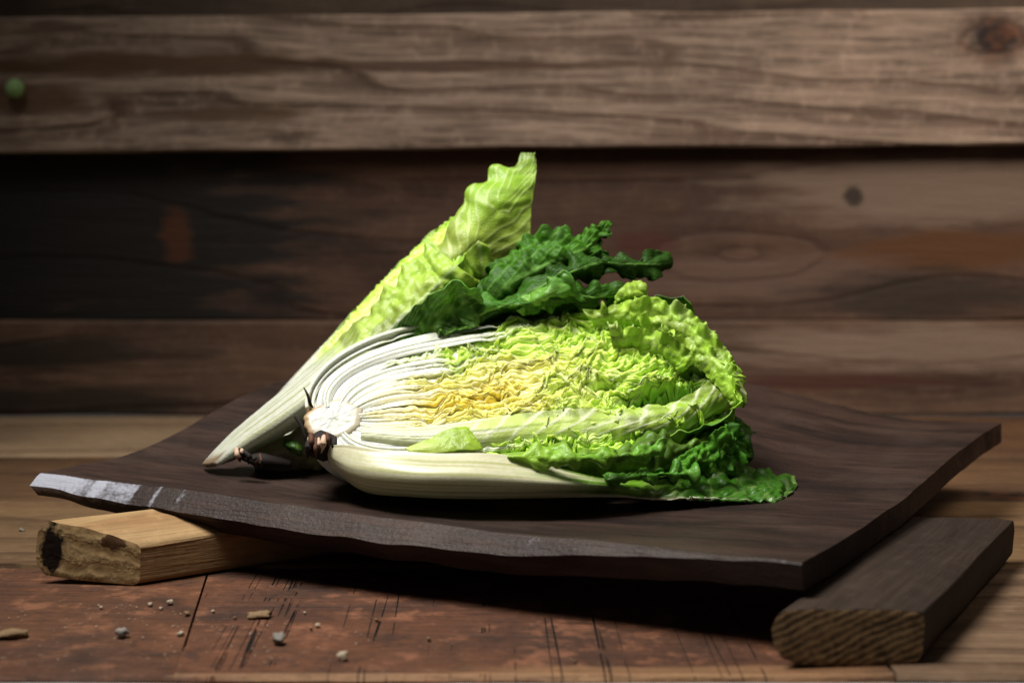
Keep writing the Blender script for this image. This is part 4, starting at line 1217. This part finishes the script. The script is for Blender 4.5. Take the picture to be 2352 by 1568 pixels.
loft_leaf([
    [(1080, 740, 1.095), (1180, 660, 1.09), (1270, 595, 1.09), (1350, 560, 1.10), (1430, 580, 1.11), (1500, 585, 1.12), (1528, 590, 1.125)],
    [(1090, 745, 1.080), (1200, 680, 1.075), (1300, 630, 1.075), (1380, 600, 1.085), (1450, 605, 1.10), (1510, 605, 1.115), (1532, 600, 1.125)],
    [(1100, 752, 1.085), (1220, 705, 1.085), (1330, 665, 1.09), (1420, 645, 1.10), (1480, 640, 1.11), (1520, 630, 1.12), (1530, 612, 1.126)],
], 170, 80, H2.root, (DARKG * 1.3, DARKG * 0.8), crk=(0.0, 0.5), amp=0.0016, freq=100, fine=0.6, fold=0.009, ragged=0.35, seed=163, thick=0.0016, ruf=0.006, mat=M_DARK, vein=0.35, rib_b=0.05, rib_to=1.3, rib_w=0.06, ribcol=(0.16, 0.36, 0.06), pale=(0.10, 0.28, 0.04), side_veins=0.4)
loft_leaf([
    [(1000, 765, 1.085), (1100, 690, 1.08), (1200, 672, 1.075), (1290, 650, 1.08), (1400, 650, 1.09), (1475, 655, 1.10)],
    [(1000, 775, 1.075), (1110, 710, 1.065), (1210, 695, 1.062), (1300, 680, 1.065), (1400, 680, 1.08), (1480, 668, 1.095)],
    [(1010, 785, 1.080), (1120, 735, 1.075), (1220, 722, 1.072), (1310, 715, 1.075), (1410, 710, 1.085), (1475, 690, 1.10)],
], 170, 70, H2.root, ((0.06, 0.22, 0.018), DARKG * 1.2), crk=(-0.1, 0.3), amp=0.0018, freq=110, fine=0.7, fold=0.008, ragged=0.3, seed=173, thick=0.0016, ruf=0.006, mat=M_DARK, vein=0.4, rib_b=-0.1, rib_to=1.3, rib_w=0.07, ribcol=(0.22, 0.44, 0.08), pale=(0.18, 0.42, 0.06), side_veins=0.4)
loft_leaf([
    [(1180, 700, 1.075), (1230, 665, 1.068), (1280, 632, 1.066), (1282, 628, 1.068)],
    [(1190, 712, 1.070), (1240, 685, 1.060), (1290, 660, 1.060), (1310, 650, 1.064)],
    [(1210, 722, 1.075), (1260, 705, 1.068), (1310, 690, 1.068), (1345, 688, 1.07)],
], 80, 40, H2.root, ((0.16, 0.38, 0.04), (0.10, 0.28, 0.03)), crk=(-0.2, 0.1), amp=0.003, freq=110, seed=179, thick=0.0012, ruf=0.004, vein=0.5, pale=(0.35, 0.55, 0.15))
# medium green fold in front of the light ribs
loft_leaf([
    [(880, 785, 1.080), (940, 715, 1.068), (1000, 668, 1.060), (1050, 648, 1.058), (1085, 660, 1.060), (1110, 690, 1.064)],
    [(895, 790, 1.078), (955, 740, 1.072), (1010, 705, 1.070), (1055, 690, 1.070), (1090, 695, 1.070), (1112, 715, 1.070)],
    [(915, 792, 1.076), (975, 770, 1.072), (1030, 750, 1.070), (1070, 740, 1.070), (1098, 735, 1.070), (1112, 735, 1.072)],
    [(930, 788, 1.072), (985, 778, 1.066), (1035, 766, 1.064), (1072, 757, 1.066), (1095, 750, 1.068), (1106, 744, 1.072)],
], 150, 90, H2.root, ((0.08, 0.27, 0.02), (0.10, 0.30, 0.025)), crk=(-0.2, 0.1), amp=0.0020, freq=110, seed=181, thick=0.0011, ruf=0.004, vein=0.5, pale=(0.34, 0.58, 0.10), side_veins=0.5, sv_n=11, fine=0.8)
# yellow-green curl near the front half's upper edge
loft_leaf([
    [(1400, 690, 1.085), (1420, 660, 1.082), (1450, 645, 1.082), (1478, 650, 1.085)],
    [(1410, 700, 1.075), (1435, 680, 1.070), (1462, 668, 1.070), (1482, 668, 1.078)],
    [(1430, 705, 1.080), (1450, 695, 1.076), (1470, 688, 1.076), (1482, 682, 1.082)],
], 50, 30, H2.root, ((0.28, 0.48, 0.04), (0.34, 0.52, 0.05)), crk=(-0.2, 0.1), amp=0.003, freq=130, seed=191, thick=0.0012, ruf=0.004, vein=0.5)

# ------------------------------------------------------------------ crumbs on the table
m_cr = [plain("crumb_pale", (0.40, 0.32, 0.23), 0.7, 0.4, 900, 0.5), plain("crumb_grey", (0.26, 0.235, 0.205), 0.8, 0.6, 900, 0.6), plain("crumb_tan", (0.22, 0.14, 0.07), 0.8, 0.5, 900, 0.5)]
crumbs = [(345, 1390, 5, 0, 'rounded'), (390, 1386, 6, 0, 'flat'), (280, 1462, 13, 1, 'knobbly'), (597, 1416, 14, 2, 'long'), (640, 1476, 13, 1, 'rounded'), (415, 1458, 6, 0, 'flat'),
          (787, 1513, 11, 0, 'rounded'), (30, 1462, 18, 2, 'long'), (730, 1438, 5, 0, 'r'), (50, 1222, 5, 1, 'r'), (430, 1412, 6, 2, 'r'), (232, 1396, 3.5, 0, 'r'), (370, 1398, 3.5, 0, 'r'), (490, 1405, 3.5, 0, 'r'),
          (715, 1445, 4, 2, 'r'), (540, 1420, 3.5, 2, 'r'), (985, 1470, 4.5, 2, 'r'), (865, 1425, 4, 2, 'r'), (700, 1408, 3, 0, 'r'), (1320, 1520, 3.5, 2, 'r')]
lab = {280: "largest knobbly grey crumb on the table, below the tan block", 597: "long tan sliver of debris lying on the red-brown table",
       640: "rounded grey pebble-like crumb on the table, below the board's shadow edge", 787: "round cream crumb closest to the table's front edge",
       30: "long tan bark flake at the table's far left", 50: "small grey crumb on the pale plank left of the tan block",
       730: "tiny pale speck right of the long tan sliver", 430: "small tan crumb beside the seam between two red-brown boards", 232: "tiny pale speck under the tan block's front edge",
       370: "tiny pale speck between two pale crumbs", 490: "tiny pale speck just right of the board seam", 715: "tiny tan speck next to a pale speck, right of the sliver",
       540: "tiny tan speck left of the long tan sliver", 985: "tiny tan speck near the shadow edge, under the cabbage core", 865: "tiny tan speck on the edge of the board's shadow",
       700: "tiniest pale speck above the long tan sliver", 1320: "lone tiny tan speck at the middle of the table's front", 415: "flat cream crumb left of the board seam",
       345: "small pale crumb in the row below the tan block", 390: "flat cream crumb just right of another pale crumb"}
for i, (px, py, rp, mi, kd) in enumerate(crumbs):
    d = FPX * CH / (py - HY)
    r = 1.12 * rp * d / FPX
    bm_v, bm_f = [], []
    nu_, nv_ = 14, 9
    sx = {'long': 1.8, 'flat': 1.2}.get(kd, 1.0)
    sz = {'long': 0.55, 'flat': 0.8}.get(kd, 0.8)
    for a in range(nv_ + 1):
        p = math.pi * a / nv_
        for b in range(nu_):
            t = 2 * math.pi * b / nu_
            q = np.array((math.sin(p) * math.cos(t), math.sin(p) * math.sin(t), math.cos(p)))
            w = 1 + 0.45 * float(noise(q[0] * 1.7 + i * 3, q[1] * 1.7, q[2] * 1.7, 201)) + 0.2 * float(noise(q[0] * 5 + i, q[1] * 5, q[2] * 5, 203))
            bm_v.append((q[0] * r * sx * w, q[1] * r * w, q[2] * r * sz * w))
    for a in range(nv_):
        for b in range(nu_):
            bm_f.append((a * nu_ + b, (a + 1) * nu_ + b, (a + 1) * nu_ + (b + 1) % nu_, a * nu_ + (b + 1) % nu_))
    V = np.array(bm_v)
    V[:, 2] -= V[:, 2].min()
    o = mesh_obj("crumb", V, bm_f, m_cr[mi], None, True)
    o.location = ((px - CX) * d / FPX, d, -0.28 * r)
    o.rotation_euler = (0, 0, i * 1.3 if kd != 'long' else 0.1)
    tag(o, lab.get(px, "tiny pale speck of debris scattered on the red-brown table"), "crumb", "crumbs scattered on the table")

# fine grit and flakes lying on the front of the table: too small and too many to count
r2 = random.Random(9)
V, F = [], []
for i in range(420):
    px = r2.gauss(430, 260) if i < 300 else r2.uniform(0, 1700)
    py = r2.uniform(1375, 1548)
    if py < 1355 + 0.115 * px: continue
    d = FPX * CH / (py - HY)
    r = r2.choice((1.2, 1.5, 2.0, 2.8)) * d / FPX * r2.uniform(0.6, 1.1)
    c = np.array(((px - CX) * d / FPX, d, 0.0003))
    a0 = r2.uniform(0, 6.3)
    el = r2.uniform(0.5, 1.0)
    b0 = len(V)
    n = 6
    for k in range(n):
        t = a0 + 2 * math.pi * k / n
        q = r * r2.uniform(0.7, 1.25)
        V.append(c + np.array((math.cos(t) * q, math.sin(t) * q * el, 0.0)))
    V.append(c + np.array((0, 0, r * r2.uniform(0.5, 0.9))))
    for k in range(n):
        F.append((b0 + k, b0 + (k + 1) % n, b0 + n))
    F.append(tuple(b0 + k for k in range(n))[::-1])
dust = mesh_obj("grit", np.array(V), F, plain("grit_pale", (0.36, 0.28, 0.20), 0.8, 0.7, 300, 0.3), None, False)
tag(dust, "fine pale grit scattered over the front of the table", "grit", kind="stuff")
